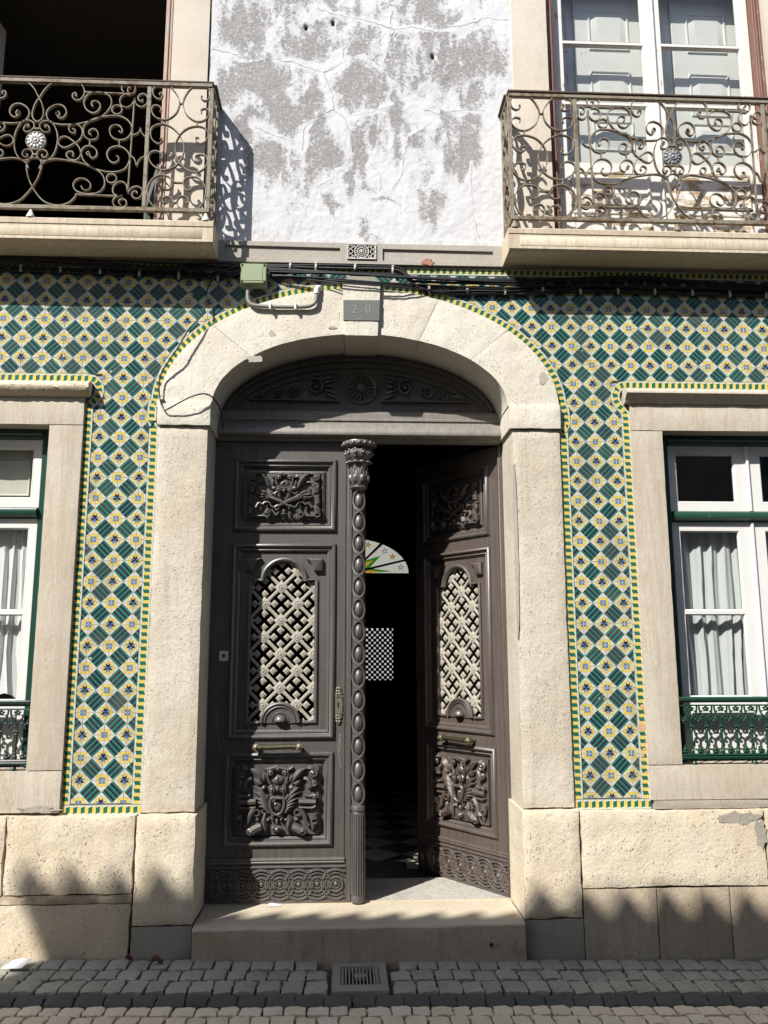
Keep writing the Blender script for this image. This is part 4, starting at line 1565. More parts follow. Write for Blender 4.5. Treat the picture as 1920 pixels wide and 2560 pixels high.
def door_leaf(sgn, root, wood, y0=.0):
    """one leaf in its own frame: hinge at x=0, width along sgn*x, face at y=0 looking to -y."""
    S = lambda x: sgn * x

    def mir(mb):
        if sgn < 0:
            mb.v = [(-x, y, z) for x, y, z in mb.v]
        return mb
    P1 = (.141, .878, 2.775, 3.306)
    P2 = (.138, .876, 1.340, 2.692)
    P3 = (.130, .868, .645, 1.256)
    W0, W1, B, TT = .0, .985, .292, 3.432
    mb = MB()
    hol = []
    for a, b, c, d in (P1, P2, P3):
        hol.append([(a + .02, c + .02), (b - .02, c + .02), (b - .02, d - .02), (a + .02, d - .02)])
    mb.plate([(W0, B), (W1, B), (W1, TT), (W0, TT)], hol, 0, .05)
    ob('frame', mir(mb), wood, root, keep=False)
    for i, (a, b, c, d) in enumerate((P1, P2, P3)):
        mb = MB(); mb.rect_moulding(a, b, c, d, BOL)
        ob('panel_moulding', mir(mb), wood, root, keep=False)
        if i != 1:
            mb = MB()
            mb.box(a + .03, b - .03, .020, .042, c + .03, d - .03)
            f = [(0, .022), (0, .010), (.010, .004), (.022, .004), (.030, .012), (.03, .022)]
            mb.rect_moulding(a + .085, b - .085, c + .085, d - .085, f)
            # rope edge
            x0, x1, z0, z1 = a + .10, b - .10, c + .10, d - .10
            nx, nz = int((x1 - x0) / .018), int((z1 - z0) / .018)
            for q in range(nz + 1):
                z = z0 + (z1 - z0) * q / nz
                for x in (x0, x1): mb.ball((x, .003, z), (.007, .006, .0075), 6, 4)
            for q in range(1, nx):
                x = x0 + (x1 - x0) * q / nx
                for z in (z0, z1): mb.ball((x, .003, z), (.0075, .006, .007), 6, 4)
            ob('panel', mir(mb), wood, root, keep=False)
    k1, k3 = .0004075, .0004245
    mb = relief(UPPER, k1, 790, 530, .501, 3.036, .006)
    ob('carved_panel', mir(mb), wood, root, keep=False)
    mb = relief(LOWER, k3, 760, 665, .492, .948, .006)
    ob('carved_panel', mir(mb), wood, root, keep=False)
    # the pierced panel: board with an arched opening
    op = [(.278, 1.462), (.732, 1.462), (.732, 2.428), (.652, 2.428)] + arc(.509, 2.428, .143, 0, 180, 16)[1:-1] + [(.366, 2.428), (.278, 2.428)]
    a, b, c, d = P2
    mb = MB()
    mb.plate([(a + .03, c + .03), (b - .03, c + .03), (b - .03, d - .03), (a + .03, d - .03)], [op], .014, .045)
    ob('panel', mir(mb), wood, root, keep=False)
    mb = MB()
    side = [(.366, 2.432), (.272, 2.432), (.268, 1.452), (.352, 1.452)]
    mb.tube([(x, .008, z) for x, z in side], .0125, 8, .9)
    side = [(.652, 2.432), (.738, 2.432), (.742, 1.452), (.652, 1.452)]
    mb.tube([(x, .008, z) for x, z in side], .0125, 8, .9)
    mb.tube([(x, .004, z) for x, z in arc(.509, 2.425, .154, 0, 180, 22)], .0145, 8, 1.0)
    mb.tube([(x, .010, z) for x, z in arc(.509, 2.425, .138, 0, 180, 22)], .007, 8, 1.0)
    ob('arch_moulding', mir(mb), wood, root, keep=False)
    mb = MB()
    mb.prism([(.364, 1.448)] + arc(.498, 1.452, .13, 180, 0, 20)[0:] + [(.632, 1.448)], .004, .04)
    mb.tube([(x, .0, z) for x, z in arc(.498, 1.452, .127, 0, 180, 22)], .013, 8, 1.0)
    mb.tube([(x, .0, z) for x, z in arc(.498, 1.452, .106, 0, 180, 22)], .006, 8, 1.0)
    ob('lunette', mir(mb), wood, root, keep=False)
    mb = MB()
    mb.ball((.500, .004, 1.462), (.046, .048, .046), 16, 12)
    mb.v = [(x, y, max(z, 1.458)) for x, y, z in mb.v]
    mb.tube([(x, .002, z) for x, z in arc(.500, 1.462, .056, 0, 180, 16)], .007, 6)
    ob('boss', mir(mb), wood, root, keep=False)
    for bx in (.232, .690):
        mb = MB()
        q = [(bx, 2.584), (bx + .09, 2.584), (bx + .09, 2.50), (bx, 2.50)]
        if bx < .5:
            q = [(bx, 2.584), (bx + .118, 2.584)] + [(bx + .088, 2.56), (bx + .07, 2.53)] + [(bx + .06, 2.495), (bx, 2.495)]
        else:
            q = [(bx + .09, 2.584), (bx - .028, 2.584)] + [(bx + .002, 2.56), (bx + .02, 2.53)] + [(bx + .03, 2.495), (bx + .09, 2.495)]
        mb.prism(q, -.022, .03, .014)
        ob('corner_block', mir(mb), wood, root, keep=False)
    # moulded kick rails and the ring frieze
    mb = MB()
    mb.profile_x([(.0, .575), (-.012, .572), (-.016, .560), (-.008, .552), (-.012, .545), (-.010, .538), (.0, .534)], .0, .945)
    mb.profile_x([(.0, .524), (-.010, .522), (-.012, .512), (.0, .506)], .0, .955)
    mb.box(.0, .96, -.006, .0, .292, .306)
    ob('rail_moulding', mir(mb), wood, root, keep=False)
    for k in range(8):
        x = .025 + k * .1235
        mb = MB()
        for R_, r_ in ((.092, .0085), (.070, .0055), (.045, .0085), (.026, .005)):
            pts = []
            segs = []
            for q in range(41):
                an = 2 * PI * q / 40 + .001
                p = (x + R_ * math.cos(an), -.007, .404 + R_ * math.sin(an))
                if .012 < p[0] < .945: pts.append(p)
                elif len(pts) > 1: segs.append(pts); pts = []
                else: pts = []
            if len(pts) > 1: segs.append(pts)
            for sg in segs: mb.tube(sg, r_, 6, 1.0)
        if .03 < x < .93: mb.ball((x, .0, .404), (.017, .010, .017), 10, 6)
        ob('frieze_ring', mir(mb), wood, root, keep=False)
    # cast grille behind the opening
    c45 = .1165
    gx0, gz0 = .490, 1.567
    bars = MB()

    def inside(x, z, m=.03):
        if not (.278 - m < x < .732 + m and 1.462 - m < z): return False
        return z < 2.428 + m or math.hypot(x - .509, z - 2.428) < .143 + m
    orn = []
    for i in range(-5, 6):
        for j in range(-2, 12):
            if (i + j) % 2: continue
            x, z = gx0 + i * c45, gz0 + j * c45
            # (x,z) is the centre of an X opening; nodes lie a half-diagonal away
            for dx, dz in ((1, 0), (0, 1)):
                pass
            for ex, ez in ((1, 1), (1, -1)):
                # bars of the lattice on the sides of the cell
                a1 = (x + (0 if ez > 0 else 0), 0)
            cell = [(x + c45, z), (x, z + c45), (x - c45, z), (x, z - c45)]
            for q in range(4):
                p0, p1 = cell[q], cell[(q + 1) % 4]
                mx, mz = (p0[0] + p1[0]) / 2, (p0[1] + p1[1]) / 2
                if q < 2 or True:
                    if inside(mx, mz, .05) and q in (0, 1):
                        bars.tube([(p0[0], .036, p0[1]), (p1[0], .036, p1[1])], .0118, 6, .75, mi=0)
                    if inside(mx, mz, .05) and q in (2, 3) and not (inside(x - c45, z, .25) and False):
                        pass
            for q, (dx, dz) in enumerate(((0, 1), (1, 0), (0, -1), (-1, 0))):
                ox, oz = x + dx * .047, z + dz * .047
                if inside(ox, oz, .03): orn.append((ox, oz, dx, dz))
            if inside(x + c45, z, .04): orn.append((x + c45, z, 0, 0))
    ob('grille', mir(bars), M['grille'], root, keep=False)
    for ox, oz, dx, dz in orn:
        mb = MB()
        if dx == 0 and dz == 0:
            h = .050
            mb.prism([(ox - h, oz), (ox, oz - h), (ox + h, oz), (ox, oz + h)], .028, .042, .004)
            mb.ball((ox, .028, oz), (.010, .006, .010), 8, 5)
            mb.join(ring_mb(ox, oz, .019, .003, .027, 10))
        else:
            h = .0285
            mb.prism([(ox - h, oz), (ox, oz - h), (ox + h, oz), (ox, oz + h)], .030, .042, .003)
            for ddx, ddz in ((.009, 0), (-.009, 0), (0, .009), (0, -.009)):
                mb.ball((ox + ddx, .030, oz + ddz), (.0075, .006, .0075), 6, 4)
            # little stalks that curl back to the lattice
            px, pz = dz, dx
            for sg in (-1, 1):
                pts = [(ox + dx * .02, .034, oz + dz * .02), (ox + dx * .040 + sg * px * .014, .034, oz + dz * .040 + sg * pz * .014), (ox + dx * .020 + sg * px * .036, .034, oz + dz * .020 + sg * pz * .036)]
                mb.tube(cr(pts, 3), .0038, 5)
        ob('grille_ornament', mir(mb), M['grille'], root, keep=False)
    # pull handle
    hroot_z = 1.295
    mb = MB()
    mb.tube([(.355, -.062, hroot_z - .004), (.628, -.062, hroot_z + .004)], .0170, 12)
    for x in (.385, .600):
        mb.tube([(x - .008, -.062, hroot_z), (x + .008, -.062, hroot_z)], .019, 12)
    h = ob('handle', mir(mb), M['bronze_bar'], root, keep=False)
    for x in (.347, .637):
        mb = MB()
        mb.ball((x, -.062, hroot_z), (.026, .024, .027), 12, 8)
        mb.lathe([(.014, -.0), (.018, .02), (.013, .035), (.018, .06)], 0, 0, 10)
        q = len(mb.v) - 40
        mb.v = mb.v[:q] + [(x + a, -.062 + c, hroot_z + b) for a, b, c in mb.v[q:]]
        for t in range(8):
            an = t * PI / 4
            mb.ball((x + .019 * math.cos(an), -.070, hroot_z + .019 * math.sin(an)), (.008, .012, .008), 6, 4)
        mb.ball((x, -.088, hroot_z), (.009, .008, .009), 8, 5)
        ob('finial', mir(mb), M['bronze'], h, keep=False)
    return root


leftleaf = thing('door_leaf', 'closed carved dark oak door leaf with a twisted column and pierced iron grille', 'door', (-1.045, .34, 0), 'double door leaves')
door_leaf(1, leftleaf, M['door'])
rightleaf = thing('door_leaf', 'carved brown oak door leaf standing half open into the dark hall', 'door', (1.045, .35, 0), 'double door leaves')
rightleaf.rotation_euler = (0, 0, -math.radians(54))
door_leaf(-1, rightleaf, M['door_brown'])

# keyhole plate on the closed leaf
mb = MB()
ex, ez = .898, 1.569
half = [(.0, .131), (.008, .128), (.012, .116), (.020, .108), (.016, .094), (.026, .084), (.022, .070), (.032, .056), (.026, .046), (.030, .0)]
out = [(ex + x, ez + z) for x, z in half] + [(ex + x, ez - z) for x, z in half[::-1][1:]]
out += [(ex - x, ez - z) for x, z in half[1:]] + [(ex - x, ez + z) for x, z in half[::-1][1:-1]]
mb.prism(out, -.010, .002)
for z in (.112, .092, .074, -.074, -.092, -.112):
    for x in (-.008, .008):
        mb.ball((ex + x, -.010, ez + z), (.009, .006, .009), 7, 5)
for z in (.05, -.05):
    mb.tube([(ex - .022, -.010, ez + z), (ex, -.012, ez + z * 1.2), (ex + .022, -.010, ez + z)], .004, 6)
esc = ob('escutcheon', mb, M['verdigris'], leftleaf, keep=False)
mb = MB()
mb.ball((ex, -.0105, ez + .008), (.008, .002, .009), 10, 6)
mb.prism([(ex - .003, ez + .004), (ex + .003, ez + .004), (ex + .0055, ez - .018), (ex - .0055, ez - .018)], -.0115, -.009)
ob('keyhole', mb, M['black'], esc, keep=False)

# the turned column (astragal) fixed to the closed leaf
CX, CY = 1.036, -.018
mb = MB()
mb.box(.985, 1.085, .0, .05, .292, 3.43)
mb.box(.935, .942, -.006, .0, .575, 3.432)
mb.box(.958, .988, -.010, .0, .292, 3.432, .004)
NB, ZA, ZB = 14, .905, 3.075
PIT = (ZB - ZA) / NB
mb.tube([(CX, CY + .012, .90), (CX, CY + .012, 3.09)], .033, 12)
for s in (0, 1):
    pts = []
    n = NB * 10
    for i in range(n + 1):
        t = i / 10 + s * .5
        z = ZA + PIT * i / 10
        ph = 2 * PI * (i / 10) / 2 + s * PI
        a = math.sin(ph)
        # two bands that swing from side to side and cross between the beads
        pts.append((CX + .040 * math.copysign(abs(a) ** .55, a), CY - .012 - .016 * (1 - abs(a)), z))
    mb.tube(pts, .0085, 6, 1.0)
col = ob('column', mb, M['door'], leftleaf, keep=False)
for i in range(NB):
    mb = MB()
    z = ZA + PIT * (i + .5)
    mb.ball((CX, CY - .016, z), (.0285, .028, .053), 12, 9)
    ob('bead', mb, M['door'], col, keep=False)
mb = MB()
mb.lathe([(.042, .292), (.046, .30), (.046, .33), (.043, .345), (.043, .86), (.040, .868), (.047, .874), (.050, .89), (.046, .905), (.034, .912)], CX, CY, 16)
for k in range(9):
    a = PI + PI * (k + .5) / 9
    mb.tube([(CX + .044 * math.cos(a), CY + .044 * math.sin(a), .345), (CX + .044 * math.cos(a), CY + .044 * math.sin(a), .858)], .0058, 6)
ob('fluted_base', mb, M['door'], leftleaf, keep=False)
mb = MB()
mb.lathe([(.034, 3.07), (.052, 3.082), (.062, 3.092), (.062, 3.101), (.054, 3.108), (.056, 3.125), (.066, 3.15), (.069, 3.18), (.064, 3.215), (.060, 3.24), (.066, 3.262), (.084, 3.272), (.084, 3.280), (.066, 3.285),
          (.078, 3.30), (.094, 3.325), (.098, 3.35), (.088, 3.372), (.078, 3.378), (.098, 3.384), (.116, 3.395), (.122, 3.415), (.118, 3.428), (.10, 3.432)], CX, CY, 28)
for k in range(9):
    a = PI * (1.02 + .96 * k / 8)
    c, s = math.cos(a), math.sin(a)
    mb.ball((CX + .116 * c, CY + .116 * s, 3.408), (.015, .015, .017), 8, 6)
for k in range(6):
    a = PI * (1.04 + .92 * k / 5)
    c, s = math.cos(a), math.sin(a)
    mb.ball((CX + .097 * c, CY + .097 * s, 3.340), (.013, .013, .015), 8, 6)
    t = [(CX + (.093 + .008 * math.sin(q)) * math.cos(a + .16 * math.cos(q)), CY + (.096) * math.sin(a + .16 * math.cos(q)), 3.340 + .028 * math.sin(q)) for q in [j * PI / 8 for j in range(13)]]
    mb.tube(t, .0055, 6)
    mb.ball((CX + .080 * c, CY + .080 * s, 3.276), (.022, .016, .012), 8, 6)
for k in range(4):
    a = PI * (1.14 + .72 * k / 3)
    c, s = math.cos(a), math.sin(a)
    mb.ball((CX + .062 * c, CY + .062 * s, 3.158), (.022, .016, .034), 9, 7)
    mb.ball((CX + .076 * c, CY + .076 * s, 3.162), (.008, .006, .014), 7, 5)
    for q in (-1, 1):
        mb.tube([(CX + .062 * math.cos(a + q * .28), CY + .062 * math.sin(a + q * .28), 3.112), (CX + .068 * math.cos(a + q * .22), CY + .068 * math.sin(a + q * .22), 3.19), (CX + .064 * c, CY + .064 * s, 3.245)], .005, 6)
ob('capital', mb, M['door'], leftleaf, keep=False)

# pale scratches in the stiles
for P in ([(.918, 1.385), (.905, 1.33), (.896, 1.28), (.904, 1.233), (.918, 1.144)], [(.908, 1.37), (.912, 1.31), (.906, 1.25)], [(.073, 1.595), (.068, 1.47), (.085, 1.345), (.106, 1.261)]):
    mb = MB(); mb.ribbon(cr(P, 6), .0022, -.0006, .001)
    ob('scratch', mb, M['scratch'], leftleaf, False, keep=False)

# frame, cornice and carved lunette over the leaves
tr = thing('door_transom', 'dark carved wooden lunette with a lion rosette and moulded cornice over the door', 'transom', (0, .29, 3.44))
mb = MB()
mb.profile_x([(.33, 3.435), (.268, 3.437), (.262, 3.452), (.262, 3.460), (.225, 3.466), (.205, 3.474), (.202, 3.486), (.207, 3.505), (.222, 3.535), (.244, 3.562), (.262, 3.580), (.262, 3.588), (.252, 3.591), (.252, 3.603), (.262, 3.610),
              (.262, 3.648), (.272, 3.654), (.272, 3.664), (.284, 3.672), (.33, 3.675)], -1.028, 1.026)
ob('cornice', mb, M['door_dusty_sunlit'], tr)
for s in (-1, 1):
    mb = MB()
    mb.box(s * 1.043, s * 1.012, .31, .40, .29, 3.44, .006)
    ob('door_post', mb, M['door_brown'], tr)
    mb = MB()
    mb.box(s * 1.075, s * 1.046, .33, .42, .29, 3.44, .006)
    ob('door_post', mb, M['door_brown'], tr)
mb = MB()
tymp = [(-1.02, 3.66)] + [(1.02 * math.cos(a), 3.60 + .5135 * math.sin(a)) for a in [PI - .12 - i * (PI - .24) / 40 for i in range(41)]] + [(1.02, 3.66)]
mb.prism(tymp, .298, .34)
ob('lunette_board', mb, M['door'], tr)
mb = MB()
A1 = [(.985 * math.cos(a), .286, 3.605 + .462 * math.sin(a)) for a in [.16 + i * (PI - .32) / 40 for i in range(41)]]
mb.tube(A1, .014, 8)
mb.tube([(p[0] * .93, .290, 3.60 + (p[2] - 3.60) * .88) for p in A1], .007, 6)
ob('arch_bead', mb, M['door'], tr)
rx, rz = .005, 3.850
mb = MB()
mb.lathe([(.118, 0), (.122, .01), (.112, .018), (.100, .012), (.09, .008), (.0, .008)], 0, 0, 30)
mb.v = [(rx + a, .298 - c, rz + b) for a, b, c in mb.v]
for k in range(16):
    a = 2 * PI * k / 16
    pts = [(rx + q * math.cos(a + w), .286, rz + q * math.sin(a + w)) for q, w in ((.03, 0), (.055, .10), (.078, -.06), (.098, .05))]
    P = cr(pts, 3)
    mb.tube(P, [.011 * math.sin(PI * (.2 + .75 * i / (len(P) - 1))) for i in range(len(P))], 6)
mb.ball((rx, .286, rz), (.036, .03, .040), 12, 8)
for s in (-1, 1):
    mb.ball((rx + s * .015, .262, rz + .012), (.009, .008, .007), 8, 5)
    mb.ball((rx + s * .020, .272, rz - .016), (.016, .014, .012), 8, 5)
    mb.ball((rx + s * .034, .276, rz + .032), (.011, .010, .013), 8, 5)
mb.ball((rx, .256, rz - .004), (.010, .012, .016), 8, 6)
mb.ball((rx, .262, rz - .030), (.017, .012, .008), 8, 5)
mb.v = [(x, .30 + (y - .30) * 1.5, z) for x, y, z in mb.v]
ob('lion_rosette', mb, M['door'], tr)
for s in (-1, 1):
    mb = MB()
    X = lambda x: s * x
    edge = cr([(.155, 3.955), (.30, 3.940), (.45, 3.905), (.62, 3.845), (.82, 3.748)], 6)
    poly = [(X(x), z) for x, z in edge] + [(X(.155), 3.742)] + [(X(x), z) for x, z in ((.185, 3.80), (.195, 3.85), (.185, 3.90))]
    mb.prism(poly, .288, .30)
    mb.tube([(X(x), .286, z) for x, z in edge], .007, 6)
    mb.tube([(X(.155), .286, 3.748), (X(.80), .286, 3.750)], .007, 6)
    for cx_, cz_, R_, a0, d in ((.33, 3.848, .062, 60, 1), (.505, 3.812, .040, 90, 1), (.625, 3.788, .028, 90, 1)):
        P = spiral(X(cx_), cz_, R_, 1.5, a0 if s > 0 else 180 - a0, d * s)
        mb.tube([(p[0], .280, p[1]) for p in P], [.014 * (1 - .5 * i / len(P)) * (R_ / .062) ** .5 for i in range(len(P))], 7)
        mb.ball((X(cx_), .276, cz_), (.014 * R_ / .062,) * 3, 8, 6)
        for q in range(7):
            an = .5 + q * .45
            p0 = (X(cx_ + R_ * 1.0 * math.cos(an)), .284, cz_ + R_ * math.sin(an))
            p1 = (X(cx_ + R_ * 1.45 * math.cos(an + .25)), .284, cz_ + R_ * 1.35 * math.sin(an + .25))
            if 3.755 < p1[2] < 3.93 - (abs(p1[0]) - .2) * .28 and abs(p1[0]) > .19:
                mb.tube([p0, ((p0[0] + p1[0]) / 2, .276, (p0[2] + p1[2]) / 2), p1], [.010, .012, .004], 6)
    for x0_, z0_, x1_, z1_ in ((.17, 3.94, .26, 3.90), (.17, 3.76, .26, 3.80), (.20, 3.85, .265, 3.85), (.19, 3.90, .27, 3.875), (.19, 3.80, .27, 3.825), (.42, 3.86, .46, 3.78), (.57, 3.83, .58, 3.77), (.68, 3.79, .76, 3.765)):
        mb.tube([(X(x0_), .286, z0_), (X((x0_ + x1_) / 2), .276, (z0_ + z1_) / 2), (X(x1_), .284, z1_)], [.006, .012, .006], 6)
    mb.v = [(x, .30 + (y - .30) * 1.8, z) for x, y, z in mb.v]
    ob('carved_spandrel', mb, M['door'], tr)

tr.location.y += .05
bell = thing('doorbell', 'small square white doorbell with a round button on the closed door leaf', 'doorbell', (-.941, .285, 1.903))
mb = MB(); mb.box(-.9735, -.9085, .276, .289, 1.868, 1.938, .004)
ob('plate', mb, M['pale_plastic'], bell)
mb = MB(); mb.lathe([(.0125, .0), (.0125, .006), (.009, .006), (.009, .002), (.0, .002)], 0, 0, 18)
mb.v = [(-.941 + a, .277 - c, 1.905 + b) for a, b, c in mb.v]
ob('button', mb, M['bronze_bar'], bell)

bell.location.y += .05

# ------------------------------------------------------------------ at the end of the hall: fanlight and pierced screen
fan = thing('fanlight', 'backlit stained glass fanlight with small stars glowing at the end of the dark hall', 'fanlight', (0, 5.0, 2.92))
fc, fz, fa, fb_ = -.03, 2.925, .757, .462
FY = 5.0


def fp(ang, k=1.0):
    a = math.radians(ang)
    return fc + fa * k * math.cos(a), fz + fb_ * k * math.sin(a)


secs = [(0, 20.5), (22.5, 56), (59.5, 88), (92, 120.5), (124, 157.5), (159.5, 180)]
for a0, a1 in secs:
    mb = MB()
    n = 10
    rim = [fp(a0 + (a1 - a0) * i / n) for i in range(n + 1)]
    mid = math.radians((a0 + a1) / 2)
    mb.prism([(fc + .03 * math.cos(mid), fz + .02 * math.sin(mid))] + rim, FY, FY + .006)
    ob('pane', mb, M['lit_white'], fan, False)


def star(cx_, cz_, R_, rot, name, mat, y):
    m3 = MB()
    pts = []
    for k in range(10):
        a = rot + k * PI / 5
        q = R_ if k % 2 == 0 else R_ * .36
        pts.append((cx_ + q * math.cos(a), cz_ + q * math.sin(a)))
    m3.plate(pts, [], y - .001, y)
    return ob(name, m3, mat, fan, False)


for ang, k, mt, ro in ((11, .86, 'lit_violet', .25), (33, .84, 'lit_brown', .2), (47, .84, 'lit_violet', .5), (70, .84, 'lit_brown', .1), (82, .82, 'lit_violet', .3), (100, .84, 'lit_brown', .2), (133, .84, 'lit_violet', .4), (147, .84, 'lit_brown', .3), (169, .86, 'lit_violet', .2)):
    x, z = fp(ang, k)
    star(x, z, .050, ro, 'star', M[mt], FY - .003)
    star(x, z, .026, ro, 'star_heart', M['lit_orange' if mt == 'lit_brown' else 'lit_white'], FY - .006)
for ang in (4, 44, 72, 108, 136, 176):
    tip = fp(ang, .70)
    l_, r_ = fp(max(0, ang - 20), .34), fp(min(180, ang + 20), .34)
    m3 = MB(); m3.plate([(fc, fz + .002), l_, tip, r_] if 10 < ang < 170 else [(fc, fz + .002), fp(1, .3) if ang < 90 else fp(179, .3), tip, fp(24 if ang < 90 else 156, .34)], [], FY - .003, FY - .002)
    ob('ray', m3, M['lit_green'], fan, False)
    tip = fp(ang, .52); l_, r_ = fp(max(0, ang - 11), .30), fp(min(180, ang + 11), .30)
    m3 = MB(); m3.plate([(fc, fz + .003), l_, tip, r_], [], FY - .006, FY - .005)
    ob('ray', m3, M['lit_orange'], fan, False)
mb = MB()
for a0, a1 in zip(secs[:-1], secs[1:]):
    am = (a0[1] + a1[0]) / 2
    p = fp(am, 1.0)
    mb.tube([(fc, FY - .01, fz), (p[0], FY - .01, p[1])], .014, 6)
mb.tube([(*(fp(a)[:1]), FY - .01, fp(a)[1]) for a in range(0, 181, 6)], .02, 6)
ob('frame', mb, M['black'], fan)
scr = thing('inner_door', 'dark inner door at the end of the hall with a pierced screen lit from behind', 'door', (0, 5.0, .285))
mb = MB()
HX0, HX1, HZ0, HZ1 = .05, .506, 1.58, 2.224
mb.plate([(-1.1, .285), (1.1, .285), (1.1, 2.90), (-1.1, 2.90)], [[(HX0, HZ0), (HX1, HZ0), (HX1, HZ1), (HX0, HZ1)], [(-HX1, HZ0), (-HX0, HZ0), (-HX0, HZ1), (-HX1, HZ1)]], FY, FY + .04)
mb.plate([(-1.1, 2.901), (1.1, 2.901), (1.1, 4.4), (-1.1, 4.4)], [[fp(a) for a in range(0, 181, 6)]], FY + .001, FY + .04)
ob('frame', mb, M['black'], scr, False)
for s in (-1, 1):
    mb = MB()
    mb.box(s * HX0, s * HX1, FY + .03, FY + .035, HZ0, HZ1)
    ob('screen_light', mb, M['lit_screen'], scr, False)
    mb = MB()
    pit = .066
    nx_, nz_ = int((HX1 - HX0) / pit) + 1, int((HZ1 - HZ0) / pit) + 1
    for i in range(nx_ * 2 + 1):
        for j in range(nz_ * 2 + 1):
            if (i + j) % 2: continue
            x, z = HX1 - i * pit / 2, HZ0 + j * pit / 2
            if x < HX0 - .01 or z > HZ1 + .01: continue
            pts = [(s * (x + .0238 * math.cos(k * PI / 5)), z + .0238 * math.sin(k * PI / 5)) for k in range(10)]
            mb.prism(pts, FY + .014, FY + .022)
    tag(ob('screen', mb, M['black'], scr, False), None, None, None, 'stuff')

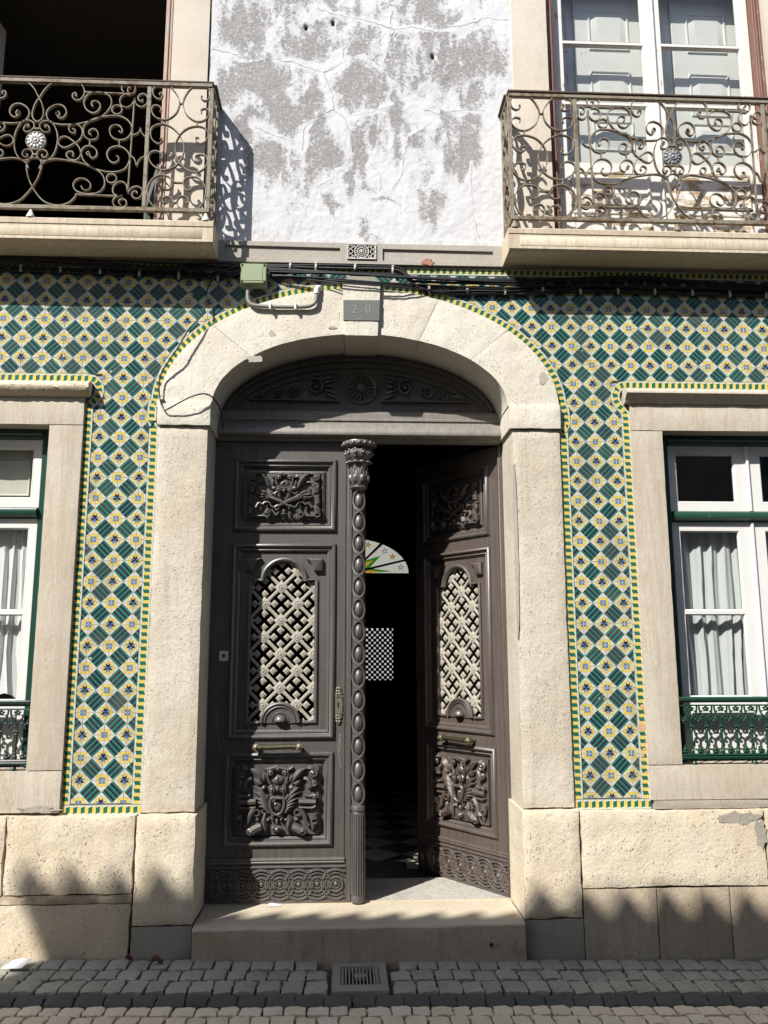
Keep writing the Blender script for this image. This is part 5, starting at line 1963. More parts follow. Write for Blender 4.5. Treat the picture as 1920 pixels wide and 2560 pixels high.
# scrollwork of the balcony railings: (across, up) in metres
CEN={
 'C1':[(0.245,0.346),(0.252,0.36),(0.243,0.372),(0.228,0.363),(0.226,0.342),(0.243,0.32),(0.271,0.318),(0.298,0.344),(0.305,0.383),(0.29,0.428),(0.253,0.466),(0.196,0.479),(0.128,0.469),(0.073,0.435),(0.033,0.388),(0.005,0.334),(-0.02,0.288),(-0.035,0.235),(-0.037,0.193),(-0.023,0.159),(0.012,0.139)],
 'C2':[(0.148,0.195),(0.129,0.197),(0.122,0.215),(0.137,0.226),(0.147,0.211),(0.145,0.195)],
 'C2b':[(0.137,0.225),(0.124,0.218),(0.129,0.195),(0.155,0.175),(0.182,0.193),(0.191,0.228),(0.172,0.266),(0.133,0.279),(0.091,0.263),(0.062,0.228),(0.06,0.189),(0.079,0.155),(0.111,0.135),(0.18,0.128),(0.273,0.136),(0.364,0.164),(0.437,0.201),(0.478,0.251),(0.494,0.301),(0.482,0.35),(0.44,0.377),(0.39,0.382),(0.34,0.37),(0.311,0.33),(0.307,0.288),(0.328,0.246),(0.367,0.223),(0.401,0.235),(0.418,0.27),(0.41,0.302),(0.381,0.315),(0.36,0.304),(0.361,0.279),(0.372,0.274)],
 'C3':[(0.065,0.102),(0.052,0.111),(0.063,0.122),(0.082,0.106),(0.087,0.079),(0.07,0.066),(0.041,0.074),(0.019,0.104),(0.025,0.136),(0.055,0.153),(0.092,0.148),(0.119,0.114),(0.14,0.059),(0.145,-0.003),(0.137,-0.065),(0.115,-0.117),(0.08,-0.145),(0.043,-0.143),(0.016,-0.113),(0.018,-0.082),(0.041,-0.064),(0.069,-0.07),(0.084,-0.094),(0.075,-0.118),(0.054,-0.122),(0.047,-0.105),(0.058,-0.1)],
 'C4':[(0.241,0.09),(0.247,0.099),(0.26,0.087),(0.255,0.066),(0.233,0.069),(0.216,0.093),(0.221,0.121),(0.248,0.133),(0.283,0.126),(0.306,0.092),(0.309,0.051),(0.292,0.015),(0.257,-0.013),(0.215,-0.039),(0.184,-0.043),(0.159,-0.026),(0.151,0.001),(0.165,0.029),(0.192,0.039),(0.223,0.027),(0.263,-0.006),(0.292,-0.04),(0.307,-0.081),(0.3,-0.115),(0.276,-0.136),(0.246,-0.134),(0.217,-0.114),(0.212,-0.09),(0.229,-0.073),(0.251,-0.075),(0.259,-0.096),(0.25,-0.108)],
 'C5':[(0.37,0.056),(0.354,0.066),(0.356,0.087),(0.38,0.101),(0.406,0.088),(0.417,0.054),(0.403,0.026),(0.366,0.018),(0.331,0.037),(0.315,0.078),(0.317,0.12),(0.352,0.16),(0.413,0.189),(0.487,0.204),(0.556,0.204),(0.607,0.178),(0.637,0.137),(0.642,0.095),(0.631,0.06),(0.602,0.031),(0.559,0.023),(0.517,0.039),(0.494,0.077),(0.498,0.119),(0.528,0.136),(0.559,0.128),(0.578,0.1),(0.571,0.079),(0.556,0.091)],
 'C5b':[(0.366,-0.091),(0.354,-0.097),(0.346,-0.082),(0.358,-0.071),(0.368,-0.089),(0.38,-0.119),(0.41,-0.105),(0.416,-0.071),(0.394,-0.04),(0.366,-0.027),(0.332,-0.035),(0.312,-0.063),(0.314,-0.101),(0.332,-0.142),(0.374,-0.178),(0.428,-0.204),(0.497,-0.218),(0.564,-0.214),(0.613,-0.189),(0.635,-0.14),(0.636,-0.092),(0.612,-0.051),(0.574,-0.028),(0.536,-0.026),(0.5,-0.044),(0.483,-0.083),(0.498,-0.127),(0.53,-0.15),(0.56,-0.135),(0.564,-0.108),(0.546,-0.096)],
 'K1':[(0.363,0.018),(0.363,-0.027)],
 'K2':[(0.562,0.023),(0.561,-0.024)],
 'C6':[(0.005,-0.124),(-0.025,-0.131),(-0.045,-0.156),(-0.049,-0.2),(-0.034,-0.268),(-0.008,-0.328),(0.029,-0.388),(0.075,-0.44),(0.132,-0.467),(0.193,-0.472),(0.247,-0.453),(0.284,-0.415),(0.296,-0.384)],
 'C7':[(0.035,-0.208),(0.054,-0.167),(0.092,-0.142),(0.141,-0.132),(0.209,-0.138),(0.296,-0.153),(0.371,-0.178),(0.435,-0.214),(0.468,-0.254),(0.48,-0.302),(0.47,-0.343),(0.438,-0.374),(0.389,-0.384),(0.334,-0.38),(0.29,-0.361),(0.271,-0.327),(0.28,-0.293),(0.309,-0.272),(0.346,-0.275),(0.382,-0.304),(0.384,-0.341),(0.357,-0.359),(0.332,-0.346),(0.325,-0.326)],
 'K3':[(0.308,0.381),(0.616,0.377)],
 'C9':[(0.575,0.385),(0.557,0.416),(0.568,0.448),(0.599,0.464),(0.637,0.454),(0.651,0.426),(0.644,0.39),(0.622,0.379),(0.603,0.389),(0.599,0.41),(0.61,0.428),(0.62,0.418)],
 'C10':[(0.62,0.367),(0.585,0.371),(0.558,0.349),(0.55,0.317),(0.564,0.285),(0.596,0.272),(0.627,0.287),(0.645,0.32),(0.649,0.352)],
 'C10b':[(0.649,0.352),(0.655,0.32),(0.67,0.292),(0.702,0.279),(0.733,0.301),(0.74,0.34),(0.723,0.375),(0.695,0.378),(0.674,0.356),(0.678,0.331),(0.7,0.322),(0.707,0.337)],
 'K4':[(0.649,0.352),(0.637,-0.372)],
 'C12':[(0.637,-0.372),(0.625,-0.311),(0.593,-0.288),(0.557,-0.3),(0.537,-0.334),(0.542,-0.375),(0.574,-0.394),(0.604,-0.395)],
 'C12b':[(0.637,-0.372),(0.657,-0.338),(0.693,-0.32),(0.728,-0.336),(0.736,-0.37),(0.719,-0.404),(0.685,-0.408),(0.665,-0.385),(0.674,-0.361),(0.695,-0.357),(0.702,-0.373)],
 'K5':[(0.296,-0.389),(0.605,-0.396)],
 'C13':[(0.598,-0.392),(0.556,-0.405),(0.541,-0.442),(0.563,-0.475),(0.603,-0.481),(0.632,-0.46),(0.628,-0.427),(0.606,-0.417),(0.582,-0.428),(0.586,-0.451),(0.599,-0.46)],
 'C14':[(0.647,0.061),(0.681,0.075),(0.698,0.097),(0.7,0.121)],
 'C14b':[(0.7,0.121),(0.708,0.09),(0.725,0.063),(0.738,0.053)],
 'C15':[(0.645,-0.092),(0.671,-0.119),(0.687,-0.17)],
 'C15b':[(0.687,-0.17),(0.697,-0.135),(0.717,-0.107),(0.745,-0.096)],
}
NAR={
 'N1':[(0.353,0.374),(0.363,0.38),(0.35,0.394),(0.339,0.375),(0.352,0.347),(0.379,0.348),(0.403,0.377),(0.409,0.416),(0.384,0.449),(0.349,0.458),(0.3,0.451),(0.256,0.405),(0.226,0.351),(0.221,0.304),(0.236,0.249),(0.269,0.209),(0.31,0.188),(0.352,0.191),(0.387,0.209),(0.409,0.251),(0.403,0.287),(0.377,0.295),(0.349,0.281),(0.344,0.257),(0.354,0.249)],
 'N2':[(0.066,0.38),(0.073,0.364),(0.054,0.343),(0.027,0.349),(0.01,0.389),(0.022,0.436),(0.051,0.459),(0.104,0.457),(0.145,0.436),(0.178,0.384),(0.196,0.328),(0.188,0.274),(0.166,0.228),(0.122,0.19),(0.08,0.18),(0.039,0.197),(0.012,0.236),(0.021,0.271),(0.045,0.282),(0.069,0.27),(0.067,0.246)],
 'N3':[(0.342,0.033),(0.332,0.045),(0.327,0.026),(0.347,0.004),(0.375,0.014),(0.401,0.043),(0.411,0.089),(0.398,0.128),(0.357,0.15),(0.309,0.151),(0.259,0.124),(0.215,0.079),(0.189,0.026),(0.176,-0.035),(0.191,-0.104),(0.22,-0.151),(0.267,-0.183),(0.322,-0.192),(0.371,-0.17),(0.407,-0.126),(0.412,-0.08),(0.389,-0.056),(0.355,-0.054),(0.323,-0.077),(0.325,-0.108),(0.338,-0.099)],
 'N4':[(0.079,0.056),(0.097,0.058),(0.096,0.033),(0.067,0.014),(0.033,0.031),(0.014,0.077),(0.03,0.123),(0.072,0.143),(0.121,0.14),(0.168,0.119),(0.208,0.075),(0.234,0.009),(0.234,-0.06),(0.215,-0.12),(0.178,-0.165),(0.129,-0.198),(0.074,-0.2),(0.03,-0.168),(0.011,-0.122),(0.026,-0.081),(0.058,-0.07),(0.092,-0.079),(0.094,-0.109),(0.076,-0.128),(0.069,-0.114)],
 'N5':[(0.289,-0.315),(0.301,-0.325),(0.288,-0.338),(0.261,-0.333),(0.242,-0.303),(0.25,-0.265),(0.279,-0.24),(0.327,-0.23),(0.374,-0.254),(0.406,-0.307),(0.413,-0.367),(0.393,-0.427),(0.357,-0.471),(0.316,-0.491),(0.275,-0.484),(0.242,-0.46),(0.233,-0.43),(0.252,-0.397),(0.279,-0.39),(0.306,-0.406),(0.305,-0.432),(0.29,-0.435)],
 'N6':[(0.125,-0.311),(0.112,-0.322),(0.131,-0.34),(0.158,-0.331),(0.172,-0.293),(0.161,-0.255),(0.121,-0.239),(0.072,-0.245),(0.029,-0.297),(0.017,-0.357),(0.032,-0.425),(0.064,-0.471),(0.105,-0.487),(0.153,-0.484),(0.194,-0.467),(0.209,-0.43),(0.194,-0.392),(0.163,-0.384),(0.135,-0.405),(0.137,-0.432),(0.155,-0.43)],
 'K1':[(0.332,0.19),(0.333,0.151)],
 'K2':[(0.094,0.179),(0.094,0.143)],
 'K3':[(0.329,-0.192),(0.327,-0.23)],
 'K4':[(0.084,-0.2),(0.083,-0.237)],
 'K5':[(0.244,-0.284),(0.172,-0.284)],
 'K6':[(0.223,0.316),(0.195,0.314)],
 'K7':[(0.235,-0.434),(0.208,-0.433)],
}

# ------------------------------------------------------------------ ground-floor windows
def wave_cloth(x0, x1, z0, z1, y, folds, amp, seed, nx=60, nz=40, drape=None, gather=0.0):
    mb = MB()

    def f(u, v):
        x = x0 + (x1 - x0) * u
        z = z1 + (z0 - z1) * v
        ph = folds * 2 * PI * (u + .10 * noise.noise(Vector((u * 3.2, v * .7, seed))))
        a = amp * (.35 + .65 * min(1, v * 3 + .2)) * (1 + .5 * noise.noise(Vector((u * 5, v, seed + 4))))
        yy = y + a * math.sin(ph) + .4 * a * math.sin(ph * 2.3 + seed)
        if drape: x, yy, z = drape(u, v, x, yy, z)
        return (x, yy, z)
    mb.grid(f, nx, nz)
    return mb


def pane_quad(x0, x1, z0, z1, y):
    mb = MB(); mb.box(x0, x1, y, y + .004, z0, z1)
    return mb


for s in (-1, 1):
    lab = ('white sash window in a dark green frame, with cream panels above and a white lace curtain' if s < 0 else
           'white sash window in a dark green frame with bare upper panes above grey curtains')
    w = thing('window', lab, 'window', (s * 2.77, .12, 1.2), 'ground floor windows')
    fr = M['green_paint']
    X = lambda a: s * a
    mb = MB()
    for a, b in ((2.088, 2.150), (3.40, 3.452)):
        mb.box(X(a), X(b), .085, .24, 1.2, 3.45, .006)
    for a, b in ((2.152, 2.192), (3.35, 3.398)):
        mb.box(X(a), X(b), .112, .24, 1.2, 3.45, .006)
    mb.profile_x([(.105, 3.45), (.105, 3.425), (.098, 3.418), (.110, 3.408), (.112, 3.390), (.125, 3.380), (.24, 3.380), (.24, 3.45)], X(2.193), X(3.349))
    ob('frame', mb, fr, w)
    mb = MB()
    mb.profile_x([(.13, 2.902), (.105, 2.900), (.085, 2.892), (.078, 2.872), (.085, 2.850), (.105, 2.838), (.13, 2.830), (.2, 2.830), (.2, 2.902)], X(2.193), X(3.349))
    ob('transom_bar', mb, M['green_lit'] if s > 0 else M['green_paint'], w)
    for (cx0, cx1) in ((2.194, 2.766), (2.774, 3.348)):
        # upper light and casement, each a frame round its panes
        mid_in = .09 if cx0 < 2.5 else .055
        i0 = cx0 + (.055 if cx0 < 2.5 else .090)
        i1 = cx1 - (.088 if cx0 < 2.5 else .055)
        mb = MB()
        mb.plate([(X(cx0), 2.906), (X(cx1), 2.906), (X(cx1), 3.378), (X(cx0), 3.378)], [[(X(i0), 2.968), (X(i1), 2.968), (X(i1), 3.320), (X(i0), 3.320)]], .130, .165)
        mb.rect_moulding(min(X(i0), X(i1)), max(X(i0), X(i1)), 2.968, 3.320, [(0, .129), (.004, .133), (.009, .140), (.009, .160)])
        u = ob('upper_light', mb, M['white_clean'], w)
        ob('pane', pane_quad(X(i0), X(i1), 2.968, 3.320, .150), M['glass'], u)
        mb = MB()
        mb.plate([(X(cx0), 1.24), (X(cx1), 1.24), (X(cx1), 2.826), (X(cx0), 2.826)], [[(X(i0), 1.62), (X(i1), 1.62), (X(i1), 2.182), (X(i0), 2.182)], [(X(i0), 2.206), (X(i1), 2.206), (X(i1), 2.765), (X(i0), 2.765)]], .130, .165)
        for za, zb in ((1.62, 2.182), (2.206, 2.765)):
            mb.rect_moulding(min(X(i0), X(i1)), max(X(i0), X(i1)), za, zb, [(0, .129), (.004, .133), (.009, .140), (.009, .160)])
        cs = ob('casement', mb, M['white_clean'], w)
        ob('pane', pane_quad(X(i0), X(i1), 1.62, 2.182, .150), M['glass'], cs)
        ob('pane', pane_quad(X(i0), X(i1), 2.206, 2.765, .150), M['glass'], cs)
        mb = MB(); mb.box(X(i0), X(i1), .118, .129, 1.28, 1.56, .004)
        ob('apron_panel', mb, M['white_clean'], cs)
    for za, zb in ((2.907, 3.377), (1.24, 2.825)):
        mb = MB(); mb.tube([(X(2.770), .124, za), (X(2.770), .124, zb)], .013, 10)
        ob('meeting_bead', mb, M['white_clean'], w)
    # curtains hang inside
    for k, (a, b) in enumerate(((2.225, 2.74), (2.80, 3.34))):
        if s > 0:
            for j, (za, zb) in enumerate(((2.19, 2.775), (1.60, 2.200))):
                mb = wave_cloth(X(a + .004 * j), X(b - .02 - .025 * (1 - j)), za, zb, .225, 4.6 + j * .6, .017, 3 + k * 7 + j * 2)
                ob_ = ob('curtain', mb, M['net'])
                tag(ob_, ('upper' if j == 0 else 'lower') + (' grey net curtain in the casement nearest the doorway' if k == 0 else ' grey net curtain in the casement at the picture edge'), 'curtain', 'grey net curtains')
        else:
            def dr(u, v, x, y, z):
                # drawn aside and tied: the lower edge sweeps up towards the middle
                if v > .72:
                    z += .055 * (v - .72) / .28 * math.sin(u * 3.0) + .02 * math.sin(u * 26) * (v - .72) / .28
                    x += .05 * (v - .72) / .28 * math.sin(u * 9)
                return x, y, z
            mb = wave_cloth(X(a), X(b), 1.60, 2.77, .228, 6, .014, 11 + k, 60, 60, dr)
            tag(ob('curtain', mb, M['lace']), 'white lace curtain with a ruffled hem behind the panes ' + ('next to the tiled wall' if k == 0 else 'cut by the picture edge'), 'curtain', 'white lace curtains')
    if s < 0:
        for (a, b) in ((2.2, 2.76), (2.78, 3.345)):
            mb = MB()
            mb.box(X(a), X(b), .235, .26, 2.86, 3.44, .003)
            mb.rect_moulding(min(X(a), X(b)) + .10, max(X(a), X(b)) - .10, 3.0, 3.26, [(0, .235), (.006, .226), (.014, .230), (.02, .239)])
            tag(ob('shutter', mb, M['cream']), 'cream painted inner panel behind the upper pane ' + ('next to the tiled wall' if a < 2.5 else 'at the picture edge'), 'shutter', 'cream inner panels')

    # cast-iron guard in front of the sill
    gm = M['iron_dark'] if s < 0 else M['green_iron']
    g = thing('window_guard', ('blackish green cast iron guard below the window with the lace curtain' if s < 0 else 'bright green cast iron guard with baluster row below the grey curtains'),
              'window guard', (s * 2.77, 0, 1.2), 'window guards')
    xa, xb = 2.108, 3.436
    mb = MB()
    mb.profile_x([(-.030, 1.628), (-.034, 1.622), (-.030, 1.606), (-.018, 1.600), (-.014, 1.592), (.018, 1.592), (.03, 1.606), (.034, 1.622), (.03, 1.628)], X(xa), X(xb))
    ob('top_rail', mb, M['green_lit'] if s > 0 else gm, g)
    mb = MB()
    mb.profile_x([(-.010, 1.578), (-.012, 1.568), (.012, 1.568), (.010, 1.578)], X(xa), X(xb))
    ob('upper_bar', mb, gm, g)
    mb = MB()
    mb.profile_x([(-.022, 1.264), (-.026, 1.256), (-.018, 1.252), (-.024, 1.243), (-.022, 1.232), (.022, 1.232), (.024, 1.243), (.018, 1.252), (.026, 1.256), (.022, 1.264)], X(xa), X(xb))
    ob('bottom_rail', mb, gm, g)
    # proto baluster at x=0
    mb = MB()
    mb.lathe([(.006, 1.262), (.013, 1.266), (.015, 1.276), (.011, 1.288), (.008, 1.294), (.013, 1.298), (.0125, 1.304), (.0085, 1.308), (.0075, 1.345), (.0075, 1.408), (.013, 1.414), (.013, 1.419), (.009, 1.424), (.015, 1.432), (.016, 1.440), (.008, 1.448), (.007, 1.475), (.010, 1.490)], 0, 0, 10)
    for q in (-1, 1):
        mb.tube(cr([(0, 0, 1.486), (q * .016, -.004, 1.500), (q * .038, -.004, 1.530), (q * .044, -.003, 1.572)], 4), .0065, 6)
        mb.ball((q * .030, -.006, 1.536), (.010, .006, .006), 6, 4)
        mb.ball((q * .010, -.010, 1.436), (.009, .007, .007), 6, 4)
    bal_me = mesh_of(mb, 'baluster', gm)
    mb = MB()      # flower between the arches, drop below and bud at the foot
    for q in range(5):
        a = PI / 2 + q * 2 * PI / 5
        mb.ball((.015 * math.cos(a), -.006, 1.552 + .012 * math.sin(a)), (.010, .006, .008), 7, 5)
    mb.ball((0, -.013, 1.552), (.006, .006, .006), 7, 5)
    fl_me = mesh_of(mb, 'flower', gm)
    mb = MB()
    for q in (-1, 1):
        mb.tube(cr([(q * .043, 0, 1.495), (q * .030, -.004, 1.508), (q * .014, -.004, 1.500), (q * .006, -.004, 1.482)], 3), .0055, 6)
        mb.ball((q * .018, -.006, 1.484), (.012, .007, .008), 7, 5)
    mb.ball((0, -.006, 1.472), (.009, .007, .012), 7, 5); mb.ball((0, -.004, 1.456), (.011, .006, .004), 7, 5)
    dp_me = mesh_of(mb, 'drop', gm)
    mb = MB()
    mb.ball((0, -.004, 1.276), (.022, .012, .012), 8, 6); mb.ball((0, -.006, 1.292), (.012, .010, .014), 8, 6); mb.ball((0, -.006, 1.308), (.006, .006, .009), 7, 5)
    for q in (-1, 1): mb.ball((q * .016, -.006, 1.286), (.010, .008, .006), 6, 4)
    bd_me = mesh_of(mb, 'bud', gm)
    for k in range(12):
        x = X(2.187 + .1022 * k)
        o = link('baluster', bal_me, g); o.location = (x, 0, 0)
        o = link('flower', fl_me, g); o.location = (x, 0, 0)
        for nm, me_ in (('drop', dp_me), ('bud', bd_me)):
            o = link(nm, me_, g); o.location = (X(2.187 - .0511 + .1022 * k), 0, 0)
    for k in range(4):
        mb = MB()
        mb.lathe([(.006, 1.234), (.008, 1.222), (.018, 1.212), (.020, 1.204), (.010, 1.196)], X(2.193 + k * .405), 0, 10)
        ob('foot', mb, gm, g)

# ------------------------------------------------------------------ balconies
def flat(pts, ox, su, oz=5.38, sv=1.0):
    return [(ox + su * p[0], oz + sv * p[1]) for p in pts]


for s in (-1, 1):
    rosx = 2.233 if s < 0 else 2.20
    half = .750 if s < 0 else .686
    post2 = rosx - half
    corner = 1.053 if s < 0 else 1.042
    lab = ('balcony with beige scrolled iron railing in front of the open dark room' if s < 0 else
           'balcony with rust-brown capped scrolled iron railing in front of the white french window')
    b = thing('balcony', lab, 'balcony', (s * 2.2, -.14, 4.65), 'balconies')
    X = lambda a: s * a
    FYB = -.27
    OUT = 2 * rosx - corner
    # slab
    mb = MB()
    n = 40
    mb.profile_x([(-.262, 4.650), (-.282, 4.662), (-.282, 4.764), (-.277, 4.768), (-.286, 4.772), (-.288, 4.806), (-.276, 4.816), (.05, 4.818), (.05, 4.648)], X(1.010), X(OUT - .04))
    ob('slab', mb, M['slab'], b, True, 30)
    mb = MB()
    mb.prism([(X(1.085), 4.683), (X(OUT - .1), 4.683), (X(OUT - .1), 4.752), (X(1.085), 4.752)], -.2845, -.27, .0015)
    ob('slab_panel', mb, M['slab'], b)
    # rails
    mb = MB()
    mb.box(X(corner - .005), X(OUT + .005), FYB - .017, FYB + .017, 5.822, 5.850, .003)
    mb.box(X(corner - .014), X(corner + .014), FYB + .018, -.0, 5.822, 5.850, .003)
    ob('top_rail', mb, M['rail_iron'], b)
    mb = MB()
    cw = .016 if s < 0 else .026
    mb.box(X(corner - .012), X(OUT + .01), FYB - cw, FYB + cw, 5.8505, 5.868, .005)
    mb.box(X(corner - .030), X(corner + .022), FYB + cw + .001, .0, 5.851, 5.868, .005)
    ob('rail_cap', mb, M['rail_cap'], b)
    mb = MB()
    mb.box(X(corner - .012), X(OUT + .01), FYB - .014, FYB + .014, 4.876, 4.906, .003)
    mb.box(X(corner - .012), X(corner + .012), FYB + .015, .0, 4.876, 4.906, .003)
    ob('bottom_rail', mb, M['rail_iron'], b)
    for x in (corner, post2, 2 * rosx - post2, OUT):
        mb = MB(); mb.box(X(x - .0135), X(x + .0135), FYB - .010, FYB + .010, 4.9065, 5.8215, .002)
        ob('post', mb, M['rail_iron'], b)
    mb = MB(); mb.box(X(corner - .010), X(corner + .010), -.03, -.005, 4.9065, 5.8215, .002)
    ob('post', mb, M['rail_iron'], b)
    for x, y in ((corner + .012, FYB), (rosx - .0, FYB), (corner + .012, -.1), (OUT - .02, FYB)):
        mb = MB()
        mb.lathe([(.006, 4.876), (.011, 4.866), (.012, 4.858), (.020, 4.842), (.026, 4.826), (.026, 4.816)], X(x), y, 12)
        ob('foot', mb, M['pale_plastic'] if s < 0 else M['rail_iron'], b)
    # central panel: a half drawn once and mirrored
    su = half / .75
    TH, D0, D1 = .0066, FYB - .011, FYB + .011
    curls = {}
    for q in (1, -1):
        for nm, P in CEN.items():
            pts = [(X(rosx - q * su * p[0]), p[1] + 5.38) for p in P]
            mb = MB()
            mb.ribbon(cr(pts, 4) if nm[0] == 'C' and len(P) > 2 else pts, TH, D0, D1)
            ob('scroll' if nm[0] == 'C' else 'tie_bar', mb, M['rail_iron'], b)
        for (u, v, R_) in ((.534, .253, .0345), (.524, -.266, .0335)):
            mb = MB()
            mb.ribbon([(X(rosx - q * su * u) + R_ * math.cos(a * PI / 10), 5.38 + v + R_ * math.sin(a * PI / 10)) for a in range(21)], TH, D0, D1)
            ob('ring', mb, M['rail_iron'], b)
    for v in (.093, -.100):
        mb = MB(); mb.box(X(rosx) - .020, X(rosx) + .020, FYB - .010, FYB + .010, 5.38 + v - .006, 5.38 + v + .006, .002)
        ob('collar', mb, M['rail_iron'], b)
    # side panels
    for base, d in ((corner, 1), (OUT, -1)):
        span = post2 - corner
        for nm, P in NAR.items():
            pts = [(X(base + d * (-p[0] if p[0] < 0 else p[0]) * span / .43), p[1] + 5.38) for p in P]
            mb = MB()
            mb.ribbon(cr(pts, 4) if nm[0] == 'N' and len(P) > 2 else pts, TH, D0, D1)
            ob('scroll' if nm[0] == 'N' else 'tie_bar', mb, M['rail_iron'], b)
    # return to the wall: the same scrolls, narrower
    for nm, P in NAR.items():
        pts = [(FYB + .012 + abs(p[0]) * .225 / .43, p[1] + 5.38) for p in P]
        mb = MB()
        mb.ribbon(cr(pts, 4) if nm[0] == 'N' and len(P) > 2 else pts, TH, X(corner) - .011, X(corner) + .011)
        mb.v = [(y, x, z) for x, y, z in mb.v]
        ob('scroll' if nm[0] == 'N' else 'tie_bar', mb, M['rail_iron'], b)
    # rosette
    mb = MB()
    cx_, cz_ = X(rosx), 5.382
    y_ = FYB - .004
    for ring_r, cnt, pr_, pw in ((.044, 12, .018, .011), (.026, 8, .015, .011)):
        for k in range(cnt):
            a = 2 * PI * k / cnt + ring_r * 9
            c, s_ = math.cos(a), math.sin(a)
            P3 = [(cx_ + q * c, y_ - h, cz_ + q * s_) for q, h in ((ring_r - pr_, .006), (ring_r - .004, .012 if ring_r < .03 else .008), (ring_r + pr_ * .6, .004), (ring_r + pr_, .0))]
            mb.tube(P3, [pw * .5, pw, pw * .9, pw * .35], 6, .7)
    mb.ball((cx_, y_ - .012, cz_), (.014, .010, .014), 10, 6)
    mb.lathe([(.060, 0), (.060, .006), (.0, .006)], 0, 0, 24)
    q = len(mb.v) - 72
    mb.v = mb.v[:q] + [(cx_ + a, y_ + .004 - c, cz_ + b_) for a, b_, c in mb.v[q:]]
    ro = ob('rosette', mb, M['rosette'] if s < 0 else M['rosette_grey'], b)
    mb = MB()
    mb.ribbon([(cx_ + .0655 * math.cos(a * PI / 14), cz_ + .0655 * math.sin(a * PI / 14)) for a in range(29)], TH, D0, D1)
    ob('ring', mb, M['rail_iron'], b)

